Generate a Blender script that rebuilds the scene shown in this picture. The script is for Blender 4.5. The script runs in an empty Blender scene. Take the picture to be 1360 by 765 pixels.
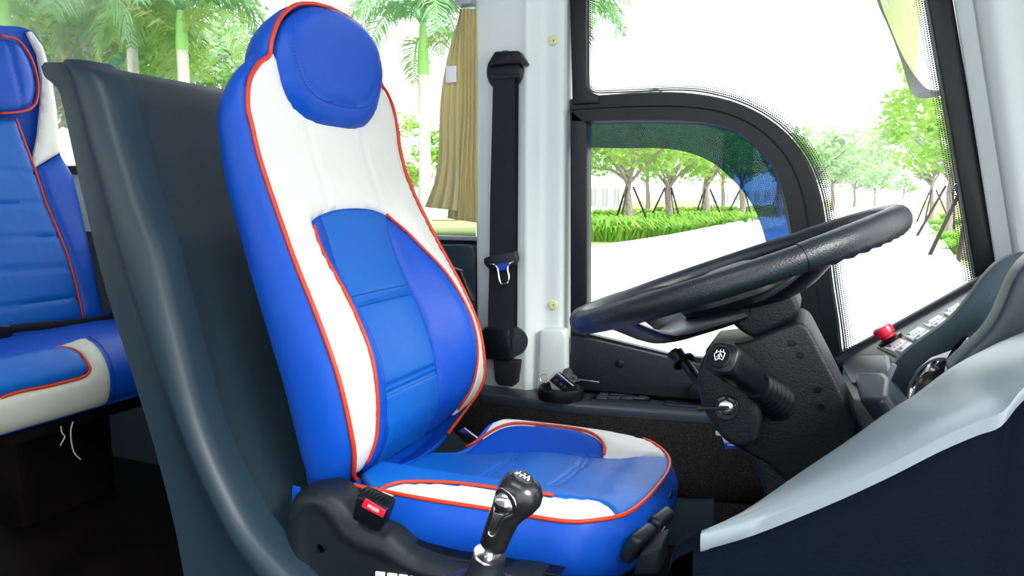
import bpy, bmesh, math, random
from mathutils import Vector, Matrix, geometry
random.seed(7)
sc = bpy.context.scene
COL = sc.collection
V = Vector
PI = math.pi
R = math.radians
# ------------------------------------------------------------------ camera
F = 950.0; PSI = R(23); PIT = math.atan(120.5/950.0); CAM = V((0, 0, .95))
cs, sn = math.cos(PIT), math.sin(PIT)
FW = V((-math.sin(PSI)*cs, math.cos(PSI)*cs, -sn)); RT = V((math.cos(PSI), math.sin(PSI), 0)); UP = RT.cross(FW)
cd = bpy.data.cameras.new('camera'); cam = bpy.data.objects.new('camera', cd); COL.objects.link(cam)
cd.sensor_width = 36; cd.lens = 36*F/1360; cd.clip_start = .02; cd.clip_end = 2000
cam.matrix_world = Matrix.Translation(CAM) @ Matrix((RT, UP, -FW)).transposed().to_4x4()
sc.camera = cam
def ray(px, py): return FW + RT*((px-680)/F) - UP*((py-382.5)/F)
def PP(px, py, p0, n):
    d = ray(px, py); n = V(n); return CAM + d*((V(p0)-CAM).dot(n)/d.dot(n))
def PY(px, py, y): return PP(px, py, (0, y, 0), (0, 1, 0))
def PX(px, py, x): return PP(px, py, (x, 0, 0), (1, 0, 0))
def PZ(px, py, z): return PP(px, py, (0, 0, z), (0, 0, 1))
# ------------------------------------------------------------------ materials
def S(c): return tuple(((x/255)/12.92 if x/255 <= .04045 else ((x/255+.055)/1.055)**2.4) for x in c)+(1,)
def mat(name, col, rough=.5, metal=0., bump=None, spec=.5, coat=0., var=None, sheen=0., trans=0.):
    m = bpy.data.materials.new(name); m.use_nodes = True; nt = m.node_tree; b = nt.nodes['Principled BSDF']
    b.inputs['Base Color'].default_value = col if len(col) == 4 else col+(1,)
    b.inputs['Roughness'].default_value = rough; b.inputs['Metallic'].default_value = metal
    b.inputs['Specular IOR Level'].default_value = spec; b.inputs['Coat Weight'].default_value = coat
    b.inputs['Coat Roughness'].default_value = .25
    if sheen: b.inputs['Sheen Weight'].default_value = sheen
    tc = nt.nodes.new('ShaderNodeTexCoord')
    if bump:
        sc_, st = bump[0], bump[1]
        kind = bump[2] if len(bump) > 2 else 'noise'
        if kind == 'leather':
            t = nt.nodes.new('ShaderNodeTexVoronoi'); t.feature = 'DISTANCE_TO_EDGE'; t.inputs['Scale'].default_value = sc_; out = t.outputs['Distance']
        else:
            t = nt.nodes.new('ShaderNodeTexNoise'); t.inputs['Scale'].default_value = sc_; t.inputs['Detail'].default_value = 3; out = t.outputs['Fac']
        nt.links.new(tc.outputs['Object'], t.inputs['Vector'])
        bp = nt.nodes.new('ShaderNodeBump'); bp.inputs['Strength'].default_value = st; bp.inputs['Distance'].default_value = .002
        nt.links.new(out, bp.inputs['Height']); last = bp
        if kind == 'leather':   # slow wrinkles under the grain
            t2 = nt.nodes.new('ShaderNodeTexNoise'); t2.inputs['Scale'].default_value = 9; t2.inputs['Detail'].default_value = 3
            nt.links.new(tc.outputs['Object'], t2.inputs['Vector'])
            b2 = nt.nodes.new('ShaderNodeBump'); b2.inputs['Strength'].default_value = .35; b2.inputs['Distance'].default_value = .012
            nt.links.new(t2.outputs['Fac'], b2.inputs['Height']); nt.links.new(bp.outputs[0], b2.inputs['Normal']); last = b2
        nt.links.new(last.outputs[0], b.inputs['Normal'])
    if var:
        t = nt.nodes.new('ShaderNodeTexNoise'); t.inputs['Scale'].default_value = var[0]; t.inputs['Detail'].default_value = 4
        nt.links.new(tc.outputs['Object'], t.inputs['Vector'])
        r = nt.nodes.new('ShaderNodeValToRGB'); r.color_ramp.elements[0].position = .35; r.color_ramp.elements[1].position = .65
        r.color_ramp.elements[0].color = col if len(col) == 4 else col+(1,); r.color_ramp.elements[1].color = var[1] if len(var[1]) == 4 else var[1]+(1,)
        nt.links.new(t.outputs['Fac'], r.inputs['Fac']); nt.links.new(r.outputs[0], b.inputs['Base Color'])
    if trans:
        tr = nt.nodes.new('ShaderNodeBsdfTranslucent'); tr.inputs['Color'].default_value = b.inputs['Base Color'].default_value
        mx = nt.nodes.new('ShaderNodeMixShader'); mx.inputs[0].default_value = trans
        nt.links.new(b.outputs[0], mx.inputs[1]); nt.links.new(tr.outputs[0], mx.inputs[2]); nt.links.new(mx.outputs[0], nt.nodes['Material Output'].inputs['Surface'])
        if var: nt.links.new(r.outputs[0], tr.inputs['Color'])
    return m
M = {}
M['blue'] = mat('blue_leather', (.002, .074, .49), .42, bump=(700, .12, 'leather'), spec=.3)
M['bluelit'] = mat('blue_leather_lit', (.003, .122, .52), .42, bump=(700, .12, 'leather'), spec=.3)  # same blue leather, lightened to paint in the light on centre panels
M['white'] = mat('white_leather', (.82, .83, .78), .45, bump=(700, .1, 'leather'), spec=.4)
M['cream'] = mat('cream_leather', (.60, .64, .54), .45, bump=(700, .1, 'leather'), spec=.4)
M['orange'] = mat('orange_piping', (.62, .04, .006), .4)
M['stitch'] = mat('blue_thread', (.002, .014, .2), .6)
M['wstitch'] = mat('pale_thread', (.45, .47, .45), .6)
M['plastic'] = mat('charcoal_plastic', (.008, .014, .020), .42, bump=(900, .12), spec=.4)
M['post'] = mat('grey_moulded_plastic', (.015, .034, .050), .40, bump=(1100, .1), spec=.42)
M['panel'] = mat('dark_grained_panel', (.016, .034, .047), .5, bump=(500, .25), spec=.35)
M['black'] = mat('black_plastic', (.003, .005, .007), .35, bump=(900, .06), spec=.35)
M['grain'] = mat('black_grained_plastic', (.006, .010, .013), .45, bump=(380, .5), spec=.38)
M['rimleather'] = mat('black_wheel_leather', (.006, .012, .017), .36, bump=(260, .25, 'leather'), spec=.45)
M['rubber'] = mat('black_rubber', (.003, .006, .008), .4, spec=.3)
M['carpet'] = mat('speckled_black_carpet', (.002, .002, .002), 1., bump=(450, .9), spec=.1, var=(420, (.026, .025, .026)))
M['pillar'] = mat('white_pillar_trim', (.60, .67, .65), .45, bump=(260, .1), spec=.45)
M['ringcap'] = mat('cream_cap', (.62, .60, .33), .5)
M['chrome'] = mat('chrome', (.85, .86, .88), .06, 1.)
M['steel'] = mat('brushed_steel', (.6, .6, .62), .25, 1.)
M['silver'] = mat('satin_silver_trim', (.27, .33, .37), .33, .15, bump=(900, .04), spec=.6)
M['dash'] = mat('blue_grey_dash_plastic', (.022, .036, .050), .4, bump=(900, .1), spec=.55)
M['console'] = mat('dark_console_plastic', (.003, .0095, .021), .6, bump=(330, .2), spec=.1)
M['red'] = mat('red_plastic', (.85, .015, .06), .3, spec=.6)
M['web'] = mat('black_webbing', (.008, .010, .013), .7, bump=(700, .4), spec=.3)
M['curtain'] = mat('gold_curtain_cloth', (.74, .68, .36), .7, bump=(500, .25), sheen=.3, trans=.3)
M['ledge'] = mat('ledge_plastic', (.022, .032, .042), .36, bump=(500, .15), spec=.6)  # base colour lightened to stand in for the sheen on the ledge top
M['tag'] = mat('white_tag', (.8, .8, .86), .6)
M['key'] = mat('key_shell', (.012, .012, .014), .25, spec=.6)
M['lcd'] = mat('lcd_green', (.05, .07, .05), .2)
M['rocker'] = mat('light_rocker', (.62, .66, .70), .3)
M['floor'] = mat('dark_wood_vinyl', (.003, .0025, .0025), .5, spec=.12, var=(6, (.007, .005, .005)))
M['roof'] = mat('roof_lining', (.55, .56, .56), .9)
M['print'] = mat('white_print', (.8, .82, .85), .5)
M['bluetag'] = mat('blue_tag', (.01, .05, .5), .4)
# exterior
M['lawn'] = mat('lawn', (.26, .36, .13), .9, var=(1.2, (.34, .43, .18)), spec=.1)
M['road'] = mat('pale_road', (.52, .52, .53), .9, var=(.25, (.60, .60, .61)), spec=.2)
M['kerb'] = mat('kerb_concrete', (.62, .62, .62), .9)
M['bark'] = mat('tree_bark', (.20, .165, .14), .9, var=(8, (.30, .25, .21)))
M['leafy'] = mat('yellow_green_leaf', (.30, .46, .05), .6, trans=.4, var=(.6, (.20, .42, .06)))
M['leafg'] = mat('green_leaf', (.10, .27, .06), .6, trans=.35, var=(.5, (.18, .36, .08)))
M['leafp'] = mat('pale_leaf', (.30, .46, .24), .7, trans=.4, var=(.3, (.42, .55, .30)))  # haze over the distant trees is put into this paler green
M['palm'] = mat('palm_leaflet', (.12, .30, .14), .5, trans=.35, var=(.7, (.22, .40, .18)))
M['palmy'] = mat('yellowing_palm_leaflet', (.38, .44, .14), .5, trans=.35, var=(.7, (.16, .33, .10)))
M['shaft'] = mat('green_crownshaft', (.20, .42, .10), .5)
M['palmtrunk'] = mat('pale_palm_trunk', (.50, .47, .44), .9, var=(3, (.42, .39, .36)))
M['blade'] = mat('bright_green_blade', (.16, .42, .04), .6, trans=.4, var=(1.5, (.34, .55, .08)))
M['stake'] = mat('dark_wood_stake', (.035, .025, .025), .9)
M['build'] = mat('white_render', (.72, .72, .72), .9)
M['bwin'] = mat('grey_glazing', (.35, .38, .42), .3)
M['carp'] = mat('silver_car_paint', (.55, .58, .62), .3, spec=.6)
M['mirror'] = mat('mirror_glass', (.92, .94, .95), .02, 1.)
M['mirrorcase'] = mat('smoky_mirror_case', (.04, .05, .055), .15, spec=.7)

def glassmat(name, tint, k):
    m = bpy.data.materials.new(name); m.use_nodes = True; nt = m.node_tree; nt.nodes.clear()
    o = nt.nodes.new('ShaderNodeOutputMaterial'); t = nt.nodes.new('ShaderNodeBsdfTransparent'); g = nt.nodes.new('ShaderNodeBsdfGlossy')
    t.inputs[0].default_value = tint+(1,); g.inputs['Roughness'].default_value = .02; g.inputs[0].default_value = (1, 1, 1, 1)
    mx = nt.nodes.new('ShaderNodeMixShader'); f = nt.nodes.new('ShaderNodeFresnel'); f.inputs[0].default_value = 1.25
    mu = nt.nodes.new('ShaderNodeMath'); mu.operation = 'MULTIPLY'; mu.inputs[1].default_value = k
    nt.links.new(f.outputs[0], mu.inputs[0]); nt.links.new(mu.outputs[0], mx.inputs[0])
    nt.links.new(t.outputs[0], mx.inputs[1]); nt.links.new(g.outputs[0], mx.inputs[2]); nt.links.new(mx.outputs[0], o.inputs[0]); return m
M['glass'] = glassmat('clear_glass', (.97, .98, .98), .6)
M['tint'] = glassmat('blue_tinted_visor', (.17, .31, .54), .9)
def fritmat():
    m = bpy.data.materials.new('dot_frit'); m.use_nodes = True; nt = m.node_tree; nt.nodes.clear(); N = nt.nodes.new; L = nt.links.new
    o = N('ShaderNodeOutputMaterial'); t = N('ShaderNodeBsdfTransparent'); p = N('ShaderNodeBsdfPrincipled'); p.inputs['Base Color'].default_value = (.008, .01, .01, 1)
    mx = N('ShaderNodeMixShader'); uv = N('ShaderNodeUVMap'); uv.uv_map = 'UVMap'; s = N('ShaderNodeSeparateXYZ'); L(uv.outputs[0], s.inputs[0])
    def mth(op, a, b=None):
        n = N('ShaderNodeMath'); n.operation = op
        for i, x in enumerate((a, b)):
            if x is None: continue
            if isinstance(x, (int, float)): n.inputs[i].default_value = x
            else: L(x, n.inputs[i])
        return n.outputs[0]
    row = mth('FLOOR', s.outputs[1]); off = mth('MULTIPLY', mth('MODULO', row, 2.), .5)
    fu = mth('SUBTRACT', mth('FRACT', mth('ADD', s.outputs[0], off)), .5); fv = mth('SUBTRACT', mth('FRACT', s.outputs[1]), .5)
    d = mth('SQRT', mth('ADD', mth('MULTIPLY', fu, fu), mth('MULTIPLY', fv, fv)))
    rad = mth('SUBTRACT', .56, mth('MULTIPLY', row, .075))
    L(mth('LESS_THAN', d, rad), mx.inputs[0]); L(t.outputs[0], mx.inputs[1]); L(p.outputs[0], mx.inputs[2]); L(mx.outputs[0], o.inputs[0]); return m
M['frit'] = fritmat()
# ------------------------------------------------------------------ object helpers
def wmat(o):
    m = Matrix.Translation(o.location)
    return m if o.parent is None else wmat(o.parent) @ o.matrix_parent_inverse @ m
def obj(name, me, m=None, parent=None):
    o = bpy.data.objects.new(name, me); COL.objects.link(o)
    if m is not None and not me.materials: me.materials.append(m if not isinstance(m, str) else M[m])
    if parent is not None:
        o.parent = parent; o.matrix_parent_inverse = wmat(parent).inverted()
    return o
def tag(o, label, cat=None, group=None, kind=None):
    if label: o['label'] = label
    if cat: o['category'] = cat
    if group: o['group'] = group
    if kind: o['kind'] = kind
    return o
def thing(name, label, cat, loc, group=None):
    o = bpy.data.objects.new(name, None); COL.objects.link(o); o.location = V(loc); o.empty_display_size = .1
    return tag(o, label, cat, group)
def struct(o): o['kind'] = 'structure'; return o
def fin(bm, sharp=35):
    bmesh.ops.recalc_face_normals(bm, faces=bm.faces)
    me = bpy.data.meshes.new('m'); bm.to_mesh(me); bm.free()
    me.polygons.foreach_set('use_smooth', [True]*len(me.polygons))
    if sharp: me.set_sharp_from_angle(angle=R(sharp))
    return me
def mk(verts, faces, sharp=35, fix=True):
    me = bpy.data.meshes.new('m'); me.from_pydata([tuple(v) for v in verts], [], faces)
    if fix:
        bm = bmesh.new(); bm.from_mesh(me); bpy.data.meshes.remove(me); return fin(bm, sharp)
    return me
class MB:
    def __init__(s): s.bm = bmesh.new()
    def prism(s, pts, vec, bev=0, seg=3):
        bm = bmesh.new(); vs = [bm.verts.new(p) for p in pts]; f = bm.faces.new(vs)
        r = bmesh.ops.extrude_face_region(bm, geom=[f]); vv = [g for g in r['geom'] if isinstance(g, bmesh.types.BMVert)]
        bmesh.ops.translate(bm, vec=V(vec), verts=vv); bmesh.ops.recalc_face_normals(bm, faces=bm.faces)
        if bev: bmesh.ops.bevel(bm, geom=list(bm.edges), offset=bev, segments=seg, affect='EDGES', profile=.5, clamp_overlap=True)
        s.add(bm); return s
    def add(s, bm):
        me = bpy.data.meshes.new('t'); bm.to_mesh(me); bm.free(); s.bm.from_mesh(me); bpy.data.meshes.remove(me)
    def box(s, c, size, bev=0, rot=None, seg=2):
        bm = bmesh.new(); bmesh.ops.create_cube(bm, size=1); bmesh.ops.scale(bm, vec=V(size), verts=bm.verts)
        if bev: bmesh.ops.bevel(bm, geom=list(bm.edges), offset=bev, segments=seg, affect='EDGES', profile=.5)
        if rot is not None: bmesh.ops.transform(bm, matrix=rot.to_4x4(), verts=bm.verts)
        bmesh.ops.translate(bm, vec=V(c), verts=bm.verts); s.add(bm); return s
    def loft(s, rings, closed=True, cap=True, loop=False):
        bm = s.bm; RR = [[bm.verts.new(p) for p in r] for r in rings]; n = len(RR[0])
        for a, b in list(zip(RR, RR[1:]))+([(RR[-1], RR[0])] if loop else []):
            for i in range(n if closed else n-1):
                j = (i+1) % n
                try: bm.faces.new((a[i], a[j], b[j], b[i]))
                except ValueError: pass
        if cap and not loop:
            for r in (RR[0], RR[-1]):
                try: bm.faces.new(r)
                except ValueError: pass
        return s
    def tube(s, path, r, n=8, closed=False, rs=None, flat=None):
        path = [V(p) for p in path]; rings = []; N = len(path); up = None
        for i, p in enumerate(path):
            t = (path[(i+1) % N]-path[i-1]) if closed else (path[min(i+1, N-1)]-path[max(i-1, 0)])
            t.normalize()
            if up is None:
                up = V((0, 0, 1)) if abs(t.z) < .9 else V((0, 1, 0))
            a = (up - t*up.dot(t)).normalized(); b = t.cross(a); up = a
            rr = rs[i] if rs else r
            rings.append([p + a*math.cos(2*PI*k/n)*rr + b*math.sin(2*PI*k/n)*rr*(flat or 1) for k in range(n)])
        return s.loft(rings, loop=closed)
    def lathe(s, c, ax, prof, n=32, capt=True):     # prof: (radius, height along ax)
        ax = V(ax).normalized(); a = ax.orthogonal().normalized(); b = ax.cross(a); c = V(c)
        return s.loft([[c+ax*h+(a*math.cos(2*PI*k/n)+b*math.sin(2*PI*k/n))*max(r, .0002) for k in range(n)] for r, h in prof], cap=capt)
    def quad(s, *p):
        s.bm.faces.new([s.bm.verts.new(q) for q in p]); return s
    def build(s, name, m, parent=None, sharp=35): return obj(name, fin(s.bm, sharp), m, parent)
def cr(P, n=6, closed=False):
    P = [V(p) for p in P]; N = len(P); out = []
    for i in range(N if closed else N-1):
        p0 = P[i-1] if (closed or i > 0) else P[0]; p1 = P[i]; p2 = P[(i+1) % N]; p3 = P[(i+2) % N] if closed or i+2 < N else P[-1]
        for k in range(n):
            t = k/n; out.append(.5*((2*p1)+(p2-p0)*t+(2*p0-5*p1+4*p2-p3)*t*t+(3*p1-p0-3*p2+p3)*t**3))
    if not closed: out.append(P[-1].copy())
    return out
def lerp(T, x):
    if x <= T[0][0]: return T[0][1]
    for (a, b), (c, d) in zip(T, T[1:]):
        if x <= c:
            t = (x-a)/(c-a); return b+(d-b)*(t)
    return T[-1][1]
def slerp(T, x):      # smooth (catmull) lookup
    n = len(T)
    if x <= T[0][0]: return T[0][1]
    if x >= T[-1][0]: return T[-1][1]
    for i in range(n-1):
        if x <= T[i+1][0]:
            x1, y1 = T[i]; x2, y2 = T[i+1]; m1 = (y2-T[i-1][1])/(x2-T[i-1][0]) if i > 0 else (y2-y1)/(x2-x1)
            m2 = (T[i+2][1]-y1)/(T[i+2][0]-x1) if i+2 < n else (y2-y1)/(x2-x1)
            h = x2-x1; t = (x-x1)/h
            return (2*t**3-3*t*t+1)*y1+(t**3-2*t*t+t)*h*m1+(-2*t**3+3*t*t)*y2+(t**3-t*t)*h*m2
def ss(a, b, x):
    t = max(0, min(1, (x-a)/(b-a))); return t*t*(3-2*t)
def resample(P, step, closed=False):
    P = [V(p) for p in P]
    if closed: P = P+[P[0]]
    out = [P[0]]; acc = 0
    for a, b in zip(P, P[1:]):
        L = (b-a).length
        if L < 1e-9: continue
        d = step-acc
        while d < L: out.append(a.lerp(b, d/L)); d += step
        acc = (acc+L) % step
    if not closed and (out[-1]-P[-1]).length > step*.2: out.append(P[-1])
    if closed and (out[-1]-P[0]).length < step*.4: out.pop()
    return out
def inside(p, poly):
    x, y = p; c = False; j = len(poly)-1
    for i in range(len(poly)):
        xi, yi = poly[i]; xj, yj = poly[j]
        if (yi > y) != (yj > y) and x < (xj-xi)*(y-yi)/(yj-yi)+xi: c = not c
        j = i
    return c
def dseg(p, poly, closed=True):
    best = 1e9; n = len(poly)
    for i in range(n if closed else n-1):
        a = poly[i]; b = poly[(i+1) % n]; dx = b[0]-a[0]; dy = b[1]-a[1]; L = dx*dx+dy*dy
        t = 0 if L == 0 else max(0, min(1, ((p[0]-a[0])*dx+(p[1]-a[1])*dy)/L))
        q = (a[0]+t*dx-p[0], a[1]+t*dy-p[1]); d = q[0]*q[0]+q[1]*q[1]
        if d < best: best = d
    return math.sqrt(best)
def panel(name, poly, mapf, m, parent, step=.012, H=.008, RR=.02, extra=None, skirt=.008, sharp=50, holes=()):
    poly = [V((p[0], p[1])) for p in poly]; bd = resample(poly, step, True); pl = [(p.x, p.y) for p in bd]; n = len(bd)
    x0 = min(p[0] for p in pl); x1 = max(p[0] for p in pl); y0 = min(p[1] for p in pl); y1 = max(p[1] for p in pl)
    pts = list(bd); j = 0; y = y0
    while y < y1:
        x = x0+(j % 2)*step*.5
        while x < x1:
            if inside((x, y), pl) and dseg((x, y), pl) > step*.45: pts.append(V((x, y)))
            x += step
        y += step*.87; j += 1
    r = geometry.delaunay_2d_cdt(pts, [(i, (i+1) % n) for i in range(n)], [], 0, 1e-6)
    vs, fs = r[0], r[2]; tri = []
    for f in fs:
        c = sum((vs[i] for i in f), V((0, 0)))/len(f)
        if inside((c.x, c.y), pl): tri.append(tuple(f))
    out = []; 
    for v in vs:
        d = dseg(v, pl); t = H*math.sqrt(max(0, 1-(1-min(d/RR, 1))**2)) if H else 0
        if extra: t += extra(v.x, v.y)*(min(1, d/(step*.5)) if False else 1)
        out.append(mapf(v.x, v.y, t))
    nb = {}
    for i in range(len(vs)):
        for o_ in r[3][i] if i < len(r[3]) else []:
            if o_ < n: nb[o_] = i
    faces = list(tri); base = len(out)
    if skirt:
        for i in range(n): out.append(mapf(bd[i].x, bd[i].y, -skirt))
        for i in range(n):
            k = (i+1) % n
            if i in nb and k in nb: faces.append((nb[i], nb[k], base+k, base+i))
    me = mk(out, faces, sharp)
    # make the puffed side face outwards
    mid = min(range(len(vs)), key=lambda i: (vs[i]-sum(bd, V((0, 0)))/n).length)
    return obj(name, me, m, parent)
def text(body, name, c, right, up, size, m, parent, ext=.0006):
    cu = bpy.data.curves.new('t', 'FONT'); cu.body = body; cu.size = size; cu.extrude = ext; cu.align_x = 'CENTER'; cu.align_y = 'CENTER'
    t = bpy.data.objects.new('t', cu); COL.objects.link(t); bpy.context.view_layer.update()
    me = bpy.data.meshes.new_from_object(t.evaluated_get(bpy.context.evaluated_depsgraph_get())); bpy.data.objects.remove(t)
    rt = V(right).normalized(); u = V(up); u = (u-rt*u.dot(rt)).normalized(); nn = rt.cross(u)
    Mx = Matrix((rt, u, nn)).transposed().to_4x4(); Mx.translation = V(c); me.transform(Mx); me.materials.clear()
    return obj(name, me, m, parent)
def circ(c, n_, r, k=24):
    n_ = V(n_).normalized(); a = n_.orthogonal().normalized(); b = n_.cross(a)
    return [V(c)+(a*math.cos(2*PI*i/k)+b*math.sin(2*PI*i/k))*r for i in range(k)]

exec_parts = []
# =================================================================== SETTING
YW = 1.74
# floor, roof, rear bulkhead
struct(MB().box((-1.3, .5, -.03), (4.4, 2.6, .06)).build('floor', 'floor'))
struct(MB().box((-1.3, .62, 1.83), (4.4, 2.64, .06)).build('ceiling', 'roof'))
struct(MB().box((-3.52, .5, .9), (.04, 2.6, 1.9)).build('wall_back', 'roof'))
struct(MB().box((-2.0, -.70, .5), (3.0, .04, 1.0)).box((-1.6, -.70, 1.66), (3.8, .04, .30)).box((-.42, -.70, .9), (.16, .04, 1.8)).build('wall_right', 'roof'))  # unseen right side, added to hold back light from there
# left wall below the windows (black inner skin)
w = MB()
w.box((-2.15, 1.80, .42), (2.6, .06, .84)); w.build('wall_left', 'panel')
wl = bpy.data.objects['wall_left']; struct(wl)
# rear window sill profile (silver strip) and black lower quarter panel
z0 = PY(604, 316, YW).z
struct(MB().box((-1.45, 1.75, z0), (1.24, .04, .012), .003).build('trim_1', 'silver'))
struct(MB().box((-2.75, 1.75, 1.045), (1.3, .05, .03), .004).build('trim_2', 'black'))
struct(MB().box((-.40, 1.79, .27), (.90, .05, .54)).box((.5, 1.79, .30), (1.0, .05, .60)).build('wall_left_front', 'panel'))
struct(MB().box((-2.75, 1.765, .93), (1.3, .05, .2), .004).build('wall_left_rear', 'pillar'))
q = [PY(x, y, 1.70) for x, y in ((500, 326), (618, 325), (628, 328), (631, 338), (631, 520), (500, 540))]
struct(MB().prism(q, (0, .05, 0), .006).build('trim_3', 'panel'))
# B pillar: moulded cross-section swept upwards
def sweep(sec, zs, name, m):
    return struct(MB().loft([[V((x, y, z)) for x, y in sec] for z in zs], closed=True).build(name, m, sharp=60))
xa = PY(631, 260, 1.70).x; xb = PY(757, 200, 1.76).x
def smsec(P, n=5): return [(p.x, p.y) for p in cr([(a, b, 0) for a, b in P], n)]
sec = [(xa, 1.80), (xa, 1.71)]+smsec([(PY(p, 260, y).x, y) for p, y in ((633, 1.701), (650, 1.697), (688, 1.694), (698, 1.690), (704, 1.696), (711, 1.708), (718, 1.721), (726, 1.727), (741, 1.727), (747, 1.731), (752, 1.744))], 4)+[(xb, 1.76), (xb, 1.80)]
sweep(sec, [.30, .43, 1.0, 1.8], 'trim_4', 'pillar')
q = [PY(x, y, 1.695) for x, y in ((716, 438), (748, 438), (752, 446), (752, 520), (712, 520))]
struct(MB().prism(q, (0, .04, 0), .008).build('trim_5', 'pillar'))

# ---- driver's side windows -------------------------------------------------
def pyl(L, y): return [PY(a, b, y) for a, b in L]
def ring_prism(outer, inner, y, dy, name, m, bev=.0):
    """a frame bounded by two open or closed polylines with equal counts"""
    n = len(outer); bm = MB(); rings = []
    for a, b in zip(outer, inner):
        p = PY(a[0], a[1], y); q = PY(b[0], b[1], y); e = V((0, dy, 0)); s = (q-p)
        rings.append([p+e, p+V((0, dy*.25, 0)), p+s*.12, p+s*.88, q+V((0, dy*.25, 0)), q+e])
    return bm.loft(rings, closed=True, cap=True).build(name, m, sharp=40)
def arc2(P, n=6): return [(p.x, p.y) for p in cr([(a, b, 0) for a, b in P], n)]
# outer black surround (fixed glass bottom edge -> rounded corner -> down)
so = [(757, 131)]+arc2([(790, 126), (850, 122), (905, 122), (955, 129), (1000, 145), (1040, 172), (1070, 208), (1088, 250), (1098, 300), (1106, 370), (1115, 430), (1122, 500)], 4)
si = [(757, 163)]+arc2([(790, 163), (850, 162), (905, 163), (945, 167), (978, 178), (1005, 198), (1025, 225), (1038, 262), (1046, 300), (1053, 350), (1061, 420), (1068, 500)], 4)
def split2(a, b, f0, f1): return [tuple(p[i]+(q[i]-p[i])*f0 for i in (0, 1)) for p, q in zip(a, b)], [tuple(p[i]+(q[i]-p[i])*f1 for i in (0, 1)) for p, q in zip(a, b)]
o1, i1 = split2(so, si, 0, .56); o2, i2 = split2(so, si, .44, 1)
struct(ring_prism(o1, i1, 1.742, .03, 'trim_6', 'rubber'))
struct(ring_prism(o2, i2, 1.728, .045, 'trim_7', 'rubber'))
struct(MB().prism(pyl(((757, 143), (779, 163), (779, 470), (757, 470)), 1.728), (0, .045, 0), .004).build('trim_8', 'rubber'))
struct(MB().prism(pyl(((755, -60), (778, -60), (778, 112), (784, 122), (795, 126), (795, 137), (760, 139)), 1.735), (0, .035, 0), .003).build('trim_9', 'rubber'))
# sill strip below the sliding pane and its black grained card
struct(MB().prism(pyl(((757, 446), (790, 452), (892, 476), (1000, 500), (1125, 505), (1125, 520), (935, 532), (757, 517)), 1.715), (0, .05, 0), .004).build('trim_10', 'grain'))
struct(MB().prism(pyl(((779, 443), (892, 471), (1070, 490), (1070, 500), (892, 476), (779, 449)), 1.735), (0, .02, 0)).build('trim_11', 'rubber'))
b = MB().lathe(PY(823, 483, 1.713), (0, -1, 0), [(.011, 0), (.011, .002), (.009, .0035), (.0, .004)], 20).build('trim_plug', 'rubber')
tag(b, 'round black plug pressed into the grained panel below the side window', 'plug')
# A pillar side: black band then white trim
struct(MB().prism(pyl(((1205, -160), (1232, 0), (1262, 170), (1296, 372), (1330, 380), (1325, 354), (1266, 0), (1240, -160)), 1.735), (0, .04, 0), .004).build('trim_12', 'rubber'))
pr = []
for y in (-260, -120, 0, 120, 240, 360, 460):
    f = (y)/355.
    r_ = []
    for px, Y in ((1266, 1.80), (1267, 1.722), (1270, 1.716), (1291, 1.700), (1293, 1.706), (1296, 1.696), (1310, 1.662), (1330, 1.650), (1352, 1.662), (1372, 1.66), (1420, 1.60), (1500, 1.5), (1500, 1.80)):
        r_.append(PY(px+f*(56 if px < 1300 else 46), y, Y))
    pr.append(r_)
struct(MB().loft(pr).build('trim_13', 'pillar', sharp=60))
# glass panes
def flat(P, name, m, extra=None):
    o = MB().prism(P, (0, .003, 0)).build(name, m); return struct(o)
win = flat(pyl([(779, 163), (930, 163), (1000, 190), (1040, 262), (1055, 400), (1066, 495), (892, 474), (779, 447)], 1.752), 'window_1', 'glass')
top = flat(pyl([(778, -160), (1205, -160), (1232, 0), (1295, 372), (1120, 480), (1098, 300), (1088, 250), (1055, 190), (1000, 145), (905, 122), (790, 126), (778, 112)], 1.758), 'window_2', 'glass')
flat([V((-2.0, 1.758, .84)), V((-.845, 1.758, .84)), V((-.845, 1.758, 1.8)), V((-2.0, 1.758, 1.8))], 'window_3', 'glass')
flat([V((-3.4, 1.758, 1.05)), V((-2.0, 1.758, 1.05)), V((-2.0, 1.758, 1.8)), V((-3.4, 1.758, 1.8))], 'window_4', 'glass')
# dotted ceramic edge
def frit(line, y, side, name, parent, wd=.024, rows=5):
    P = resample(pyl(line, y), .006); me = bpy.data.meshes.new('f'); vs = []; fs = []; uv = []
    acc = 0
    for i, p in enumerate(P):
        t = (P[min(i+1, len(P)-1)]-P[max(i-1, 0)]).normalized(); nn = V((-t.z, 0, t.x))*side
        if i: acc += (P[i]-P[i-1]).length
        vs += [p, p+nn*wd]; uv.append(acc/(wd/rows))
        if i: k = 2*i; fs.append((k-2, k, k+1, k-1))
    me.from_pydata([tuple(v) for v in vs], [], fs); l = me.uv_layers.new(name='UVMap')
    for pl in me.polygons:
        for li in pl.loop_indices:
            vi = me.loops[li].vertex_index; l.data[li].uv = (uv[vi//2], (vi % 2)*rows*.999+.0005)
    return obj(name, me, 'frit', parent)
fl = [(778, 10), (778, 60), (778, 100)]+arc2([(780, 115), (790, 124), (820, 124), (905, 121), (955, 128), (1000, 144), (1040, 171), (1071, 208), (1089, 250), (1099, 300), (1107, 370), (1116, 430), (1121, 470)], 6)
frit([(778, -60)]+fl[0:], 1.754, 1, 'dot_band', top)
frit([(1205, -160), (1233, 0), (1263, 170), (1296, 372)], 1.754, -1, 'dot_band', top)
frit([(500, 314), (632, 314)], 1.754, 1, 'dot_band', bpy.data.objects['window_3'])
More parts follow.
